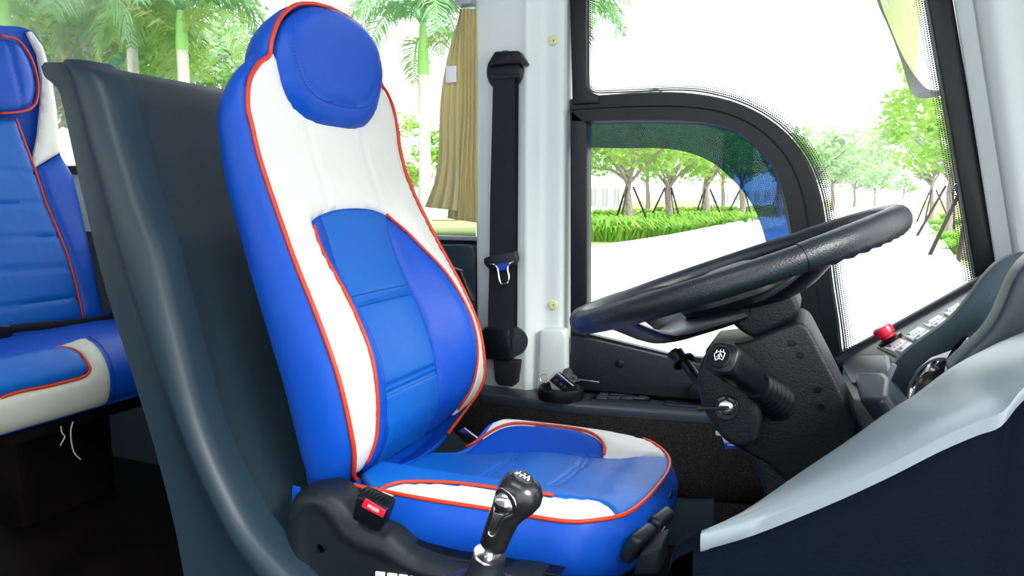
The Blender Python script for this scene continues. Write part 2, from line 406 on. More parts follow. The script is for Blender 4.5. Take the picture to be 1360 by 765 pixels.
# smoked wind deflector outside the sliding pane
vo = arc2([(770, 163), (850, 161), (905, 162), (945, 166), (980, 178), (1008, 200), (1028, 228), (1042, 268), (1052, 320), (1064, 400), (1070, 480)], 4)
vi = arc2([(770, 196), (840, 197), (880, 197), (915, 203), (948, 217), (978, 244), (998, 270), (1011, 300), (1018, 328), (1024, 400), (1026, 480)], 4)
vi = resample([(a, b, 0) for a, b in vi], 8); vo = resample([(a, b, 0) for a, b in vo], 8)
def at(P, f): x = f*(len(P)-1); i = min(int(x), len(P)-2); return P[i].lerp(P[i+1], x-i)
N_ = 40
vis = MB().loft([[PY(at(vo, k/N_).x, at(vo, k/N_).y, 1.80), PY(at(vo, k/N_).x, at(vo, k/N_).y, 1.803), PY(at(vi, k/N_).x, at(vi, k/N_).y, 1.823), PY(at(vi, k/N_).x, at(vi, k/N_).y, 1.82)] for k in range(N_+1)]).build('wind_deflector', 'tint')
tag(vis, 'dark blue tinted curved wind deflector along the top of the small side window', 'wind deflector')
# screw caps on the pillar
for nm, (px, py) in (('upper', (735, 54)), ('lower', (735, 405))):
    t = thing('screw_cap', 'round cream screw cap %s on the white pillar' % ('high up beside the upper window corner' if nm == 'upper' else 'low down above the key dish'), 'screw cap', PY(px, py, 1.712))
    MB().lathe(PY(px, py, 1.727), (0, -1, 0), [(.0125, 0), (.0125, .003), (.010, .005), (.0, .0055)], 24).build('cap', 'ringcap', t)
    MB().lathe(PY(px, py, 1.7218), (0, -1, 0), [(.0018, 0), (.0018, .0004), (.0, .0006)], 10).build('pin_hole', 'black', t)
# =================================================================== DRIVER'S SEAT
TL = R(24); BP = V((-.65, 1.215, .45)); BU = V((-math.sin(TL), 0, math.cos(TL))); BN = V((math.cos(TL), 0, math.sin(TL)))
T0 = [(-.05, -.12), (.0, -.10), (.03, -.08), (.07, -.03), (.1, -.007), (.2, .02), (.3, .023), (.45, .012), (.6, .01), (.7, .030), (.775, .060), (.86, .105), (.93, .125), (1.0, .13)]
OUTH = [(.0, .14), (.03, .20), (.08, .25), (.16, .264), (.26, .264), (.4, .253), (.55, .238), (.66, .236), (.70, .239), (.745, .228), (.775, .202)]
REC = [(.0, -.03), (.05, -.032), (.15, -.036), (.27, -.035), (.40, -.031), (.47, -.018), (.53, -.004), (.58, 0)]
CRS = [(.0, 0), (.08, .004), (.155, .02), (.24, .026), (.34, .018), (.43, .004), (.5, 0)]
def toffB(w, h):
    a = abs(w); rec = slerp(REC, h); c = slerp(CRS, h); e = slerp(OUTH, h)
    if a < .10: t = rec + .004*math.cos(a/.1*PI/2)*(1 if h < .5 else 0)
    elif a < .188: t = rec+(c-rec)*ss(.10, .188, a)
    else: t = c*(1-ss(.188, max(e, .2), a))
    if h < .52:
        for hq in (.160, .337):
            for k in (-.0065, .0065):
                if a < .105: t -= .0045*math.exp(-((h-hq-k-.0*w)/.0035)**2)
    elif h < .69: t -= .003*math.exp(-((a-.088)/.004)**2)
    return t
def B(w, h, t, off=True):
    return BP + BU*h + V((0, w, 0)) + BN*(t+slerp(T0, h)+(toffB(w, h) if off else 0))
def solveB(px, py, tadd=0., off=True):
    o = tadd
    for _ in range(40):
        P = PP(px, py, BP+BN*o, BN); v = P-BP; h = v.dot(BU); w = v.y
        o = .5*o+.5*(slerp(T0, h)+tadd+(toffB(w, h) if off else 0))
    return (w, h)
seat = thing('driver_seat', 'blue and white leather driver seat with orange piping and high integrated headrest', 'seat', (-.50, 1.215, .0))
half = [(w_, h_) for h_, w_ in OUTH]+[(.178, .790), (.171, .818), (.150, .852), (.104, .882), (.05, .896)]
outl = [(0, -.005)]+half+[(0, .900)]+[(-a, b) for a, b in reversed(half)]
out2 = [(p.x, p.y) for p in cr([(a, b, 0) for a, b in outl], 4, True)]
O = resample([(a, b, 0) for a, b in out2], .012, True)
# shell : sides and back as one volume
DEP = [(-.02, .10), (.0, .11), (.1, .135), (.26, .135), (.46, .115), (.62, .10), (.72, .085), (.8, .08), (.88, .09), (.95, .085)]
c0 = V((0, .42, 0))
def inset(P, k, d):
    n = len(P); a = P[(k+2) % n]-P[k-2]; nn = V((a.y, -a.x, 0)).normalized()
    return P[k]+nn*d
rings = []
for f, ex, tt in ((0, -.06, -.06), (0, -.012, -.05), (0, -.006, -.006), (0, 0, -.003), (.10, .007, 0), (.28, .014, 0), (.55, .013, 0), (.80, .004, 0), (.94, -.014, 0), (1.0, -.045, 0)):
    r_ = []
    for k in range(len(O)):
        p = inset(O, k, ex*(.6 if O[k].y > .8 else 1)); D = slerp(DEP, max(-.02, min(.95, p.y)))
        r_.append(B(p.x, p.y, -f*D+tt, False))
    rings.append(r_)
shell = MB().loft(rings).build('backrest', 'blue', seat, 60)
# headrest pad
ph = [(0, .684), (.06, .686), (.108, .698), (.142, .725), (.160, .762), (.166, .785), (.161, .815), (.142, .848), (.098, .876), (.05, .889), (0, .893)]
pad = [(p.x, p.y) for p in cr([(a, b, 0) for a, b in ph+[(-a, b) for a, b in reversed(ph[1:-1])]], 4, True)]
sh = [(0, .722), (.055, .725), (.095, .738), (.118, .762), (.132, .79), (.140, .83), (.146, .865)]
shl = [(p.x, p.y) for p in cr([(-a, b, 0) for a, b in reversed(sh[1:])]+[(a, b, 0) for a, b in sh], 5)]
def padx(w, h): return -.0055*math.exp(-(dseg((w, h), shl, False)/.0035)**2)
hp = panel('headrest_pad', pad, lambda w, h, t: B(w, h, t, False), 'blue', seat, .009, .030, .034, padx, .01)
# white front cover (U shape around the lumbar arch)
nearI = [solveB(x, y) for x, y in ((410, 283), (414, 305), (425, 340), (452, 384), (480, 430), (492, 480), (497, 545), (490, 600))]
farI = [(.103, .505), (.135, .478), (.158, .444), (.176, .39), (.188, .33), (.195, .26), (.198, .2), (.196, .155), (.185, .10), (.165, .055)]
nearI = [(-.155, .497), (-.166, .46), (-.176, .40), (-.186, .34), (-.192, .29), (-.197, .22), (-.200, .155), (-.198, .10), (-.197, .055)]
arch = [(-.155, .497), (-.125, .508), (-.07, .519), (0, .522), (.06, .517), (.103, .505)]
sm = lambda L, n=5: [(p.x, p.y) for p in cr([(a, b, 0) for a, b in L], n)]
nI, fI, aR = sm(nearI), sm(farI), sm(arch)
oh = [(a, b) for a, b in half]
ohs = [(p.x, p.y) for p in cr([(a, b, 0) for a, b in half], 4)]
ohs = [p for p in ohs if p[1] > .045]
bot = min(ohs, key=lambda p: p[1])
lim = [p for p in ohs if p[1] < .80]
whiteP = [(-a+.004, b) for a, b in lim]+[(-.15, .79), (-.12, .72), (0, .70), (.12, .72), (.15, .79)]+[(a-.004, b) for a, b in reversed(lim)]+[(fI[-1][0], fI[-1][1]-.01)]+list(reversed(fI))+list(reversed(aR))[1:-1]+nI+[(nI[-1][0], nI[-1][1]-.01)]
wp = panel('white_cover', whiteP, B, 'white', seat, .011, .006, .012, None, .008)
tag(wp, 'white leather front cover')
seamF = [(.103, .505), (.102, .47), (.104, .40), (.106, .3), (.105, .2), (.102, .12), (.09, .03)]
seamN = [(-.118, .511), (-.108, .46), (-.106, .40), (-.106, .3), (-.105, .2), (-.102, .12), (-.09, .03)]
cP = sm(seamN)+list(reversed(sm(seamF)))+[p for p in reversed(aR) if -.118 < p[0] < .103]
panel('centre_cushion', cP, B, 'bluelit', seat, .0065, .004, .012, None, .01)
fb = sm(seamF)[1:]+[(fI[-1][0]-.03, fI[-1][1]-.02)]+list(reversed(fI))
panel('side_bolster', fb, B, 'blue', seat, .01, .007, .02, None, .01)
nb_ = list(reversed([p for p in sm(seamN)[1:]]))+[p for p in aR if p[0] < -.118]+nI[1:]+[(nI[-1][0]+.03, nI[-1][1]-.02)]
nb_ = sm(seamN)[1:]+[(nI[-1][0]+.03, nI[-1][1]-.02)]+list(reversed(nI))+[p for p in aR if -.15 < p[0] < -.118]
panel('side_bolster', nb_, B, 'blue', seat, .01, .007, .02, None, .01)
# piping
pip = [B(p[0], p[1], .003, False) for p in ([(-.155, .012)]+[(-a, b) for a, b in [(p.x, p.y) for p in cr([(a, b, 0) for a, b in half], 4)] if b > .03]+[(0, .900)]+[(a, b) for a, b in reversed([(p.x, p.y) for p in cr([(a, b, 0) for a, b in half], 4)]) if b > .03]+[(.155, .012)])]
MB().tube(pip, .0042, 8).build('piping', 'orange', seat, 0)
MB().tube([B(a, b, .004) for a, b in nI[2:]], .0032, 8).build('piping', 'orange', seat, 0)
MB().tube([B(a, b, .004) for a, b in fI], .0032, 8).build('piping', 'orange', seat, 0)
def stitches(path, m='stitch', parent=seat, ln=.004, gap=.0035, r=.0007, name='stitching'):
    P = resample(path, .001); mb = MB(); i = 0; a = int(ln/.001); g = int(gap/.001)
    while i+a < len(P): mb.tube([P[i], P[i+a//2], P[i+a]], r, 4); i += a+g
    return mb.build(name, m, parent, 0)
stitches([B(a, b, .031, False) for a, b in [(x*1.05, y-.007) for x, y in shl]])
stitches([B(a, b-.004, .0045) for a, b in aR])
for hq in (.160, .337):
    for k in (-.011, .011): stitches([B(-.098+.0049*i, hq+k, .0048) for i in range(41)])
# seat cushion ------------------------------------------------------
KZ = .46
def zK(x, w):
    a = abs(w); f = 1-ss(-.42, -.30, x); z = 0
    c = (.016 if w > 0 else .006)*f; rec = (-.012 if w > 0 else -.006)*(1-ss(-.33, -.26, x))-.030*(1-ss(-.68, -.44, x))
    a1, a2, a3 = (.068, .130, .205) if w > 0 else (.085, .150, .24)
    if a < a1: z = rec
    elif a < a2: z = rec+(c-rec)*ss(a1, a2, a)
    else: z = c*(1-ss(a2, a3, a))
    z += -.010*ss(-.30, -.22, x)
    # two curved double seams
    if a < .11:
        for xs in (-.383, -.525):
            for k in (-.0055, .0055):
                d = x-(xs+k-1.2*(a*a)); z -= .0028*math.exp(-(d/.0030)**2)
    return z
def K(x, w, t): return V((x, 1.215+w, KZ+zK(x, w)+t))
def solveK(px, py, tadd=0.):
    z = 0
    for _ in range(40):
        P = PZ(px, py, KZ+z+tadd); z = .5*z+.5*zK(P.x, P.y-1.215)
    return (P.x, P.y-1.215)
ko = [(-.72, -.245), (-.60, -.247), (-.543, -.246), (-.466, -.241), (-.388, -.239), (-.327, -.234), (-.290, -.214), (-.256, -.166), (-.240, -.10), (-.232, -.03), (-.228, .04), (-.232, .09), (-.246, .132), (-.282, .170), (-.34, .192), (-.42, .200), (-.50, .200), (-.56, .180), (-.605, .135), (-.65, .085), (-.72, .05)]
kos = sm(ko, 5)
# side wall of the cushion
kr = [V((x, y, 0)) for x, y in kos]; KO = resample(kr, .012)
def nrm(P, k):
    a = P[min(k+1, len(P)-1)]-P[max(k-1, 0)]; return V((a.y, -a.x, 0)).normalized()
rings = []
for dz, ex in ((-.06, -.03), (-.05, -.006), (-.003, -.004), (0, 0), (-.012, .008), (-.035, .016), (-.06, .015), (-.085, .004), (-.10, -.02), (-.105, -.05)):
    rr = []
    for k, p in enumerate(KO):
        q = p+nrm(KO, k)*ex*1.0; zz = zK(p.x, p.y)
        sag = 0
        rr.append(V((q.x, 1.215+q.y, KZ+zz*(1 if dz > -.02 else .3)+dz*(1+.15*ss(-.5, -.25, p.x)))))
    rings.append(rr)
MB().loft(rings, closed=True).build('seat_cushion', 'blue', seat, 60)
nw_in = [solveK(x, y) for x, y in ((502, 657), (515, 649), (540, 644), (600, 645), (660, 652), (735, 662))]
tip = (-.262, -.178)
nw_line = nw_in+[solveK(780, 665), solveK(806, 672), tip]
nwl = sm(nw_line, 4)
wfar = [(-.625, .095), (-.585, .115), (-.54, .128), (-.47, .136), (-.42, .133), (-.382, .120), (-.363, .102), (-.358, .082)]
wf = sm(wfar, 4)
line = [(-.358, .078), (-.31, .088), (-.27, .102), (-.243, .126)]
outN = [p for p in kos if p[1] < 0 and p[0] <= tip[0]+.004 and p[1] < -.17]
outFr = [p for p in kos if p[0] > tip[0] and -.17 < p[1] < .124]
outFa = [p for p in kos if p[1] > .128 and p[0] > -.61]
sp = [(-.72, -.20), nwl[0]]+nwl[1:]+outFr+list(reversed(sm(line, 4)))[1:]+[(-.40, .072), (-.50, .070), (-.60, .068), (-.66, .066), (-.72, .045)]
panel('seat_panel', sp, K, 'bluelit', seat, .005, .004, .01, None, .01)
whn = [p for p in outN if p[0] > nwl[0][0]]+list(reversed(nwl))
tag(panel('white_strip', whn, K, 'white', seat, .01, .006, .012, None, .008), 'white leather strip')
wh2 = sm(line, 4)+outFa+wf
tag(panel('white_strip', wh2, K, 'white', seat, .01, .006, .012, None, .008), 'white leather strip')
wedge = wf+[(-.40, .072), (-.50, .070), (-.60, .068), (-.66, .066)]
panel('seat_bolster', wedge, K, 'blue', seat, .01, .006, .015, None, .01)
MB().tube([K(x, w, .003) for x, w in [p for p in kos if p[1] < .05 or p[0] > -.40]][:-6], .0035, 8).build('piping', 'orange', seat, 0)
MB().tube([K(x, w, .006) for x, w in sm(nw_in, 5)], .0030, 8).build('piping', 'orange', seat, 0)
MB().tube([K(x, w, .006) for x, w in [(-.655, .080), (-.642, .086)]+wf], .0030, 8).build('piping', 'orange', seat, 0)
# moulded side shield, seat frame and pedestal
shp = [(386, 765), (388, 740), (384, 700), (388, 668), (400, 651), (418, 646), (440, 650), (458, 662), (470, 676), (485, 690), (508, 700), (522, 706), (545, 726), (575, 740), (610, 750), (660, 756), (700, 760), (720, 765)]
Ysh = .925
shw = [PY(x, y, Ysh) for x, y in sm(shp[1:], 4)]
lowx = [V((-.30, Ysh, .12)), V((-.62, Ysh, .12)), V((-.76, Ysh, .2))]
poly = [(p.x, p.z) for p in shw]+[(p.x, p.z) for p in lowx]
rdg = sm([(p.x, p.z) for p in [PY(x, y, Ysh) for x, y in ((408, 765), (405, 700), (412, 668), (432, 664), (450, 680), (463, 700), (490, 718), (512, 724), (534, 738), (560, 752), (600, 762), (650, 768))]], 4)
def shx(x, z):
    d = dseg((x, z), rdg, False); s_ = 0
    return .006*math.exp(-(d/.010)**2)
panel('side_shield', poly, lambda x, z, t: V((x, Ysh-t, z)), 'plastic', seat, .008, .016, .022, shx, .045)
hc = PY(426, 728, Ysh-.018)
MB().lathe(hc, (0, -1, 0), [(.0085, -.004), (.0085, .0006), (.0072, .0012), (.0068, -.002), (.0, -.002)], 20).build('bolt_hole', 'black', seat)
MB().box((-.48, 1.215, .315), (.44, .42, .06), .01).box((-.50, 1.215, .15), (.34, .34, .28), .02).box((-.5, 1.215, .012), (.44, .40, .024), .004).build('pedestal', 'black', seat)
# inner slide cover under the cushion and front rocker switches
q = pyl([(520, 706), (560, 728), (600, 741), (660, 750), (745, 765), (520, 765)], .935)
MB().prism(q, (0, .03, 0), .003).build('lower_trim', 'black', seat)
for i, c_ in enumerate(((848, 721), (873, 697))):
    ctr = PY(c_[0], c_[1], 1.04+.09*i)
    rot = Matrix((V((.35, .94, 0)).normalized(), V((.94*.8, -.35*.8, .6)).normalized(), V((0, 0, 1)))).transposed()
    ax = V((.25, .97, .0)).normalized(); nx = V((.87, -.22, -.44)); nx = (nx-ax*nx.dot(ax)).normalized(); rot = Matrix((ax, nx, ax.cross(nx))).transposed()
    o = MB().box(ctr, (.062, .022, .05), .008, rot, 3).build('rocker_switch', 'plastic', seat)
    MB().box(ctr+nx*.0115, (.003, .0012, .012), 0, rot).box(ctr+nx*.0115+V((0, 0, -.006)), (.008, .0012, .002), 0, rot).build('switch_mark', 'print', o)
o = MB().box(PY(882, 668, 1.24), (.03, .05, .05), .008).build('rocker_switch', 'plastic', seat)
MB().prism([PY(x, y, 1.0) for x, y in ((850, 735), (880, 722), (875, 765), (840, 765))], (0, .06, 0), .006).build('slide_cover', 'plastic', seat)
# steel recliner bracket, fabric flap, hanging strap on the far side
MB().prism([PY(x, y, 1.40) for x, y in ((608, 572), (616, 568), (634, 582), (628, 588))], (0, .006, 0), .001).build('recliner_bracket', 'steel', seat)
MB().prism([PY(x, y, .965) for x, y in ((388, 645), (398, 648), (396, 690), (397, 735), (388, 738), (386, 700))], (0, .004, 0), .001).build('fabric_flap', 'blue', seat)
strap = cr([PY(x, y, 1.52) for x, y in ((596, 352), (610, 395), (622, 430), (632, 462), (636, 500), (632, 540))], 5)
MB().tube(strap, .014, 8, flat=.25).build('belt_strap', 'web', seat)
MB().prism([PY(x, y, 1.52) for x, y in ((590, 352), (612, 360), (622, 385), (628, 400), (612, 408), (596, 380))], (0, .02, 0), .003).build('belt_guide', 'black', seat)
# buckle
C8 = [(466, 690, 0), (503, 709, 0), (515, 677, 0), (473, 658, 0)]
f0 = [PY(x, y, .895) for x, y, _ in C8]
bk = MB().prism(f0, V((0, .030, .008)), .005, 4).build('belt_buckle', 'black', seat)
r0 = [PY(x, y, .8935) for x, y in ((479, 673), (508, 688), (512, 679), (485, 662))]
MB().prism(r0, (0, .003, 0), .0012).build('release_button', 'red', bk)
c_ = sum(r0, V((0, 0, 0)))/4
text('PRESS', 'button_lettering', c_+V((0, -.0005, 0)), r0[1]-r0[0], r0[3]-r0[0], .0085, 'print', bk, .0003)
rb = MB()
for i in range(8):
    f = (i+.5)/8; p = f0[3].lerp(f0[2], f)+V((0, .004, .004)); rb.box(p+V((0, .009, .002)), (.0015, .014, .002))
rb.build('grip_ribs', 'rubber', bk)
# white maker's lettering low on the shield (tops visible only)
lt = MB()
for a, b_ in ((498, 511), (513.5, 527), (529, 541), (544, 556)):
    lt.prism([PY(x, y, Ysh-.0195) for x, y in ((a, 759+(a-498)*.12), (b_, 759+(b_-498)*.12), (b_-1, 778), (a-1, 776))], (0, .003, 0), .0015)
lt.build('lettering', 'print', seat)
# =================================================================== PARTITION
part = thing('partition', 'dark grey moulded partition with a thick curved edge behind the driver seat', 'partition', (-.9, 1.3, 0))
Yp = .88
Lp = cr([(53, 88, 0), (58, 102, 0), (72, 114, 0), (80, 130, 0), (95, 200, 0), (112, 275, 0), (130, 350, 0), (145, 405, 0), (175, 500, 0), (205, 600, 0), (230, 700, 0), (244, 780, 0), (262, 900, 0)], 4)
Rp = cr([(124, 86, 0), (140, 98, 0), (150, 122, 0), (158, 155, 0), (172, 205, 0), (191, 270, 0), (210, 325, 0), (225, 385, 0), (247, 470, 0), (272, 560, 0), (303, 635, 0), (342, 705, 0), (412, 780, 0)], 4)
Ri = cr([(100, 88, 0), (110, 100, 0), (115, 122, 0), (124, 155, 0), (137, 205, 0), (158, 280, 0), (176, 345, 0), (196, 405, 0), (222, 480, 0), (252, 570, 0), (285, 645, 0), (322, 715, 0), (380, 790, 0)], 4)
rings = []
def prof(l, m_, r_, yo=0):
    P = [(l, .045), (l, .012), (l+(m_-l)*.03, .0), (l+(m_-l)*.45, .004), (l+(m_-l)*.82, -.006), (m_, -.022), (m_+(r_-m_)*.35, -.027), (m_+(r_-m_)*.8, -.018), (m_+(r_-m_)*.95, -.006), (r_, .010), (r_, .045)]
    return [PY(p.x, p.y, Yp)+V((0, yy+yo, 0)) for p, yy in P]
for i in range(len(Lp)): rings.append(prof(Lp[i], Ri[i], Rp[i]))
# rounded top cap
tp = [PY(x, y, Yp) for x, y in ((56, 82), (100, 81))]
capr = []
for k, (s_, dz) in enumerate(((.55, -.001), (.93, 0))):
    pass
r0 = rings[0]; c_ = sum(r0, V((0, 0, 0)))/len(r0)
top_ring = [c_+(p-c_)*.86+V((0, 0, .007)) for p in r0]
pst = MB().loft([top_ring]+rings).build('moulded_edge', 'post', part, 60)
rows = []
for p in Rp:
    a = PY(p.x-5, p.y, .902); rows.append([a, V((a.x, 1.575, a.z)), V((a.x-.022, 1.575, a.z-.004)), V((a.x-.022, a.y, a.z-.004))])
a = PY(300, 1100, .902); rows.append([V((rows[-1][0].x+.02, .902, 0)), V((rows[-1][0].x+.02, 1.575, 0)), V((rows[-1][0].x, 1.575, 0)), V((rows[-1][0].x, .902, 0))])
MB().loft(rows).build('panel', 'panel', part, 30)
# =================================================================== PASSENGER SEAT
PT = R(13); QP = V((-2.13, 0, .56)); QU = V((-math.sin(PT), 0, math.cos(PT))); QN = V((math.cos(PT), 0, math.sin(PT)))
ps = thing('passenger_seat', 'blue and cream leather passenger seat seen behind the partition', 'seat', (-1.95, 1.33, 0))
def Q(w, h, t): return QP + V((0, w, 0)) + QU*h + QN*t
def solveQ(px, py, t=0.):
    P = PP(px, py, QP+QN*t, QN); v = P-QP; return (v.y, v.dot(QU))
def hw(L, t=0.): return [solveQ(x, y, t) for x, y in L]
YC = 1.36
rt_o = hw([(142, 445), (138, 418), (130, 375), (120, 330), (106, 268), (97, 232), (80, 200), (76, 150), (68, 95), (58, 60), (42, 40), (22, 34), (0, 33)])
NB = .90
outq = rt_o+[(rt_o[-1][0]-.10, rt_o[-1][1]-.012), (NB+.10, rt_o[-1][1]-.10), (NB+.03, .5), (NB, .25), (NB+.01, rt_o[0][1])]
oq = [(p.x, p.y) for p in cr([(a, b, 0) for a, b in outq], 4, True)]
OQ = resample([(a, b, 0) for a, b in oq], .02, True)
rings = []
sg = -1
cenq = sum(OQ, V((0, 0, 0)))/len(OQ)
for ex, tt in ((-.05, -.03), (-.01, -.012), (0, -.006), (.006, -.03), (.006, -.08), (-.02, -.12), (-.06, -.13)):
    r_ = []
    for k in range(len(OQ)):
        a = OQ[(k+1) % len(OQ)]-OQ[k-1]; nn = V((a.y, -a.x, 0)).normalized()
        if (OQ[k]+nn*.01-cenq).length < (OQ[k]-cenq).length: nn = -nn
        p = OQ[k]+nn*ex; r_.append(Q(p.x, p.y, tt))
    rings.append(r_)
MB().loft(rings).build('backrest', 'blue', ps, 60)
ql = [(20, 158), (30, 185), (45, 225), (60, 270), (85, 330), (100, 380), (110, 425)]
qlr = hw(ql)
cq = sm(qlr, 4)+[(NB+.16, qlr[-1][1]), (NB+.16, .58), (qlr[0][0]-.01, qlr[0][1])]
qh = [solveQ(20, y)[1] for y in (228, 271, 315, 360, 405)]
def quilt(w, h):
    return sum(-.006*math.exp(-((h-a+.02*(w-1.3))/.005)**2) for a in qh)
panel('centre_cushion', cq, Q, 'bluelit', ps, .012, .014, .03, quilt, .01)
MB().tube([Q(a, b, .004) for a, b in sm(qlr, 4)], .004, 8).build('piping', 'orange', ps, 0)
blq = sm(qlr[2:], 4)+hw([(139, 425), (130, 385), (119, 330), (105, 268), (96, 232), (79, 205)])
panel('side_bolster', blq, Q, 'blue', ps, .012, .016, .03, None, .01)
whq = hw([(44, 224), (79, 203), (76, 150), (67, 95), (57, 62), (42, 42), (36, 42), (50, 70), (56, 105), (55, 140), (51, 180), (44, 212)])
tag(panel('shoulder_cover', whq, Q, 'white', ps, .012, .008, .02, None, .01), 'white leather shoulder cover')
hq_ = hw([(0, 48), (14, 50), (26, 56), (38, 72), (46, 92), (50, 112), (48, 134), (40, 144), (25, 149), (0, 151)], .02)
hq2 = sm(hq_, 3)+[(hq_[0][0]-.16, hq_[-1][1]), (hq_[0][0]-.16, hq_[0][1])]
panel('headrest_pad', hq2, Q, 'blue', ps, .012, .035, .05, lambda w, h: -.006*math.exp(-((w-solveQ(12, 100)[0])/.005)**2), .01)
MB().tube([Q(a, b, .022) for a, b in sm(hq_, 4)], .004, 8).build('piping', 'orange', ps, 0)
hq3 = hw([(0, 160), (25, 160), (44, 218), (36, 205), (50, 180), (55, 140), (56, 105), (50, 70), (36, 44), (20, 38), (0, 37)])
stitches([Q(a, b, .02) for a, b in hw([(46, 226), (62, 214), (78, 204)])], parent=ps, r=.001)
# cushion: rounded block swept across the seat
pf = sm([(-2.20, .565), (-2.0, .575), (-1.85, .58), (-1.76, .572), (-1.70, .545), (-1.672, .50), (-1.675, .45), (-1.70, .415), (-1.76, .40), (-2.2, .40)], 4)
yy_ = [.86, .87, .90, .94, 1.1, 1.2, 1.3, 1.4, 1.5, 1.56, 1.59, 1.60]
rings = []
for y in yy_:
    e = max(0, (y-1.5)/.1, (.94-y)/.08); k = 1-.16*e**2
    rings.append([V((-1.95+(x+1.95)*(1-.10*e**2), y, .49+(z-.49)*k)) for x, z in pf])
MB().loft(rings).build('seat_cushion', 'blue', ps, 60)
# front panels in (y, arc) space of the profile
AL = [0]
for a, b in zip(pf, pf[1:]): AL.append(AL[-1]+math.dist(a, b))
def W_(y, s, t):
    s = max(0, min(AL[-1]-1e-4, s)); i = max(k for k in range(len(AL)-1) if AL[k] <= s); f = (s-AL[i])/(AL[i+1]-AL[i])
    a, b = V((pf[i][0], pf[i][1])), V((pf[i+1][0], pf[i+1][1])); tg = (b-a).normalized(); nn = V((-tg.y, tg.x))
    p = a.lerp(b, f)+nn*t
    return V((p.x, y, p.y))
def solveW(px, py):
    best = None
    for i in range(0, 200):
        s = .1+i*.003
        p = W_(0, s, 0); d = ray(px, py)
        # ray point with same y found by matching x
        t = (p.x-CAM.x)/d.x; q_ = CAM+d*t; e = abs(q_.z-p.z)
        if best is None or e < best[0]: best = (e, q_.y, s)
    return (best[1], best[2])
padl = [solveW(*p) for p in ((72, 463), (90, 464), (104, 470), (113, 480), (118, 492), (112, 500), (98, 505), (60, 513), (25, 521), (0, 528))]
pp_ = sm(padl, 4)
padp = pp_+[(.90, padl[-1][1]), (.90, padl[0][1])]
panel('front_pad', padp, W_, 'bluelit', ps, .012, .014, .03, None, .01)
MB().tube([W_(a, b, .004) for a, b in pp_], .004, 8).build('piping', 'orange', ps, 0)
crl = [solveW(*p) for p in ((112, 449), (125, 457), (138, 475), (146, 500), (146, 520), (141, 537))]
cw = sm(crl, 4)+[(.90, crl[-1][1]+.0), (.90, padl[-1][1])]+list(reversed(pp_))
tag(panel('front_cover', cw, W_, 'cream', ps, .012, .008, .02, None, .01), 'cream leather front cover')
stitches([W_(a+.012, b, .002) for a, b in sm(crl, 4)], parent=ps, r=.0012, ln=.006)
MB().box((-1.97, 1.24, .375), (.44, .66, .04), .01).box((-2.12, 1.40, .19), (.12, .30, .38), .01).build('pedestal', 'floor', ps)
# lap belt across it, dangling tie strings
bt = thing('lap_belt', 'black lap belt with a plastic buckle lying in the crease of the passenger seat', 'seat belt', (-2.0, 1.3, .6))
bl = cr([PX(x, y, -2.02) for x, y in ((-40, 446), (10, 438), (40, 434), (70, 432), (110, 428), (150, 421))], 5)
MB().tube(bl, .012, 8, flat=.25).build('webbing', 'web', bt)
MB().prism([PX(x, y, -1.99) for x, y in ((-20, 432), (14, 432), (20, 440), (16, 448), (-20, 452))], (-.02, 0, 0), .004).build('buckle', 'black', bt)
for k, L_ in enumerate((((81, 566), (82, 574), (86, 580), (82, 588), (80, 592)), ((97, 560), (94, 572), (95, 588), (99, 602), (107, 610)))):
    o = MB().tube(cr([PX(x, y, -1.69) for x, y in L_], 4), .0016, 6).build('tie_string', 'wstitch')
    tag(o, ('short' if k == 0 else 'long')+' loose pale tie string hanging under the passenger seat', 'string')

# =================================================================== SEAT BELT ON THE PILLAR
sb = thing('seat_belt', 'black driver seat belt with chrome tongue hanging on the white pillar', 'seat belt', PY(668, 400, 1.69))
def q3(L, y): return [PY(a, b, y) for a, b in L]
wb = []
for px0, px1, py, y in ((655, 684, 100, 1.655), (653, 684, 180, 1.662), (651, 685, 260, 1.665), (650, 684, 350, 1.665), (648, 683, 420, 1.66), (648, 682, 450, 1.65)):
    wb.append([PY(px0, py, y), PY(px1, py, y), PY(px1, py, y+.004), PY(px0, py, y+.004)])
MB().loft(wb).build('webbing', 'web', sb, 30)
wb = [[PY(a, py, y), PY(b_, py, y), PY(b_, py, y+.004), PY(a, py, y+.004)] for a, b_, py, y in ((678, 689, 108, 1.672), (678, 688, 260, 1.678), (678, 687, 440, 1.678))]
MB().loft(wb).build('webbing', 'web', sb, 30)
gd = MB().lathe(PY(672, 95, 1.690), (0, -1, 0), [(.049, 0), (.049, .010), (.044, .015), (.03, .016), (0, .016)], 36)
gd.build('guide_base', 'black', sb)
MB().prism(q3(((657, 68), (688, 67), (699, 84), (694, 88), (690, 84), (655, 86), (650, 90), (646, 86)), 1.655), (0, .028, 0), .004).build('guide_cover', 'black', sb)
MB().tube([PY(654, 103, 1.655), PY(691, 101, 1.655)], .005, 8).build('guide_bar', 'plastic', sb)
tn = MB().prism(q3(((642, 343), (650, 340), (684, 333), (687, 345), (684, 352), (658, 360), (648, 357), (642, 350)), 1.648), (0, .02, 0), .004).build('tongue_body', 'plastic', sb)
ring_o = sm([(651, 351), (657, 352), (661, 358), (663, 370), (666, 377), (673, 376), (676, 368), (674, 358), (676, 350), (682, 346)], 3)
pl_ = MB().tube([PY(a, b, 1.645) for a, b in ring_o], .0028, 8, flat=.8).build('tongue_plate', 'chrome', sb)
MB().prism(q3(((657, 352), (678, 348), (674, 358), (661, 360)), 1.6465), (0, .002, 0), .0005).build('tongue_label', 'bluetag', sb)
rt = MB().box(PY(664, 455, 1.675)+V((0, 0, 0)), (.078, .05, .085), .008).build('retractor', 'black', sb)
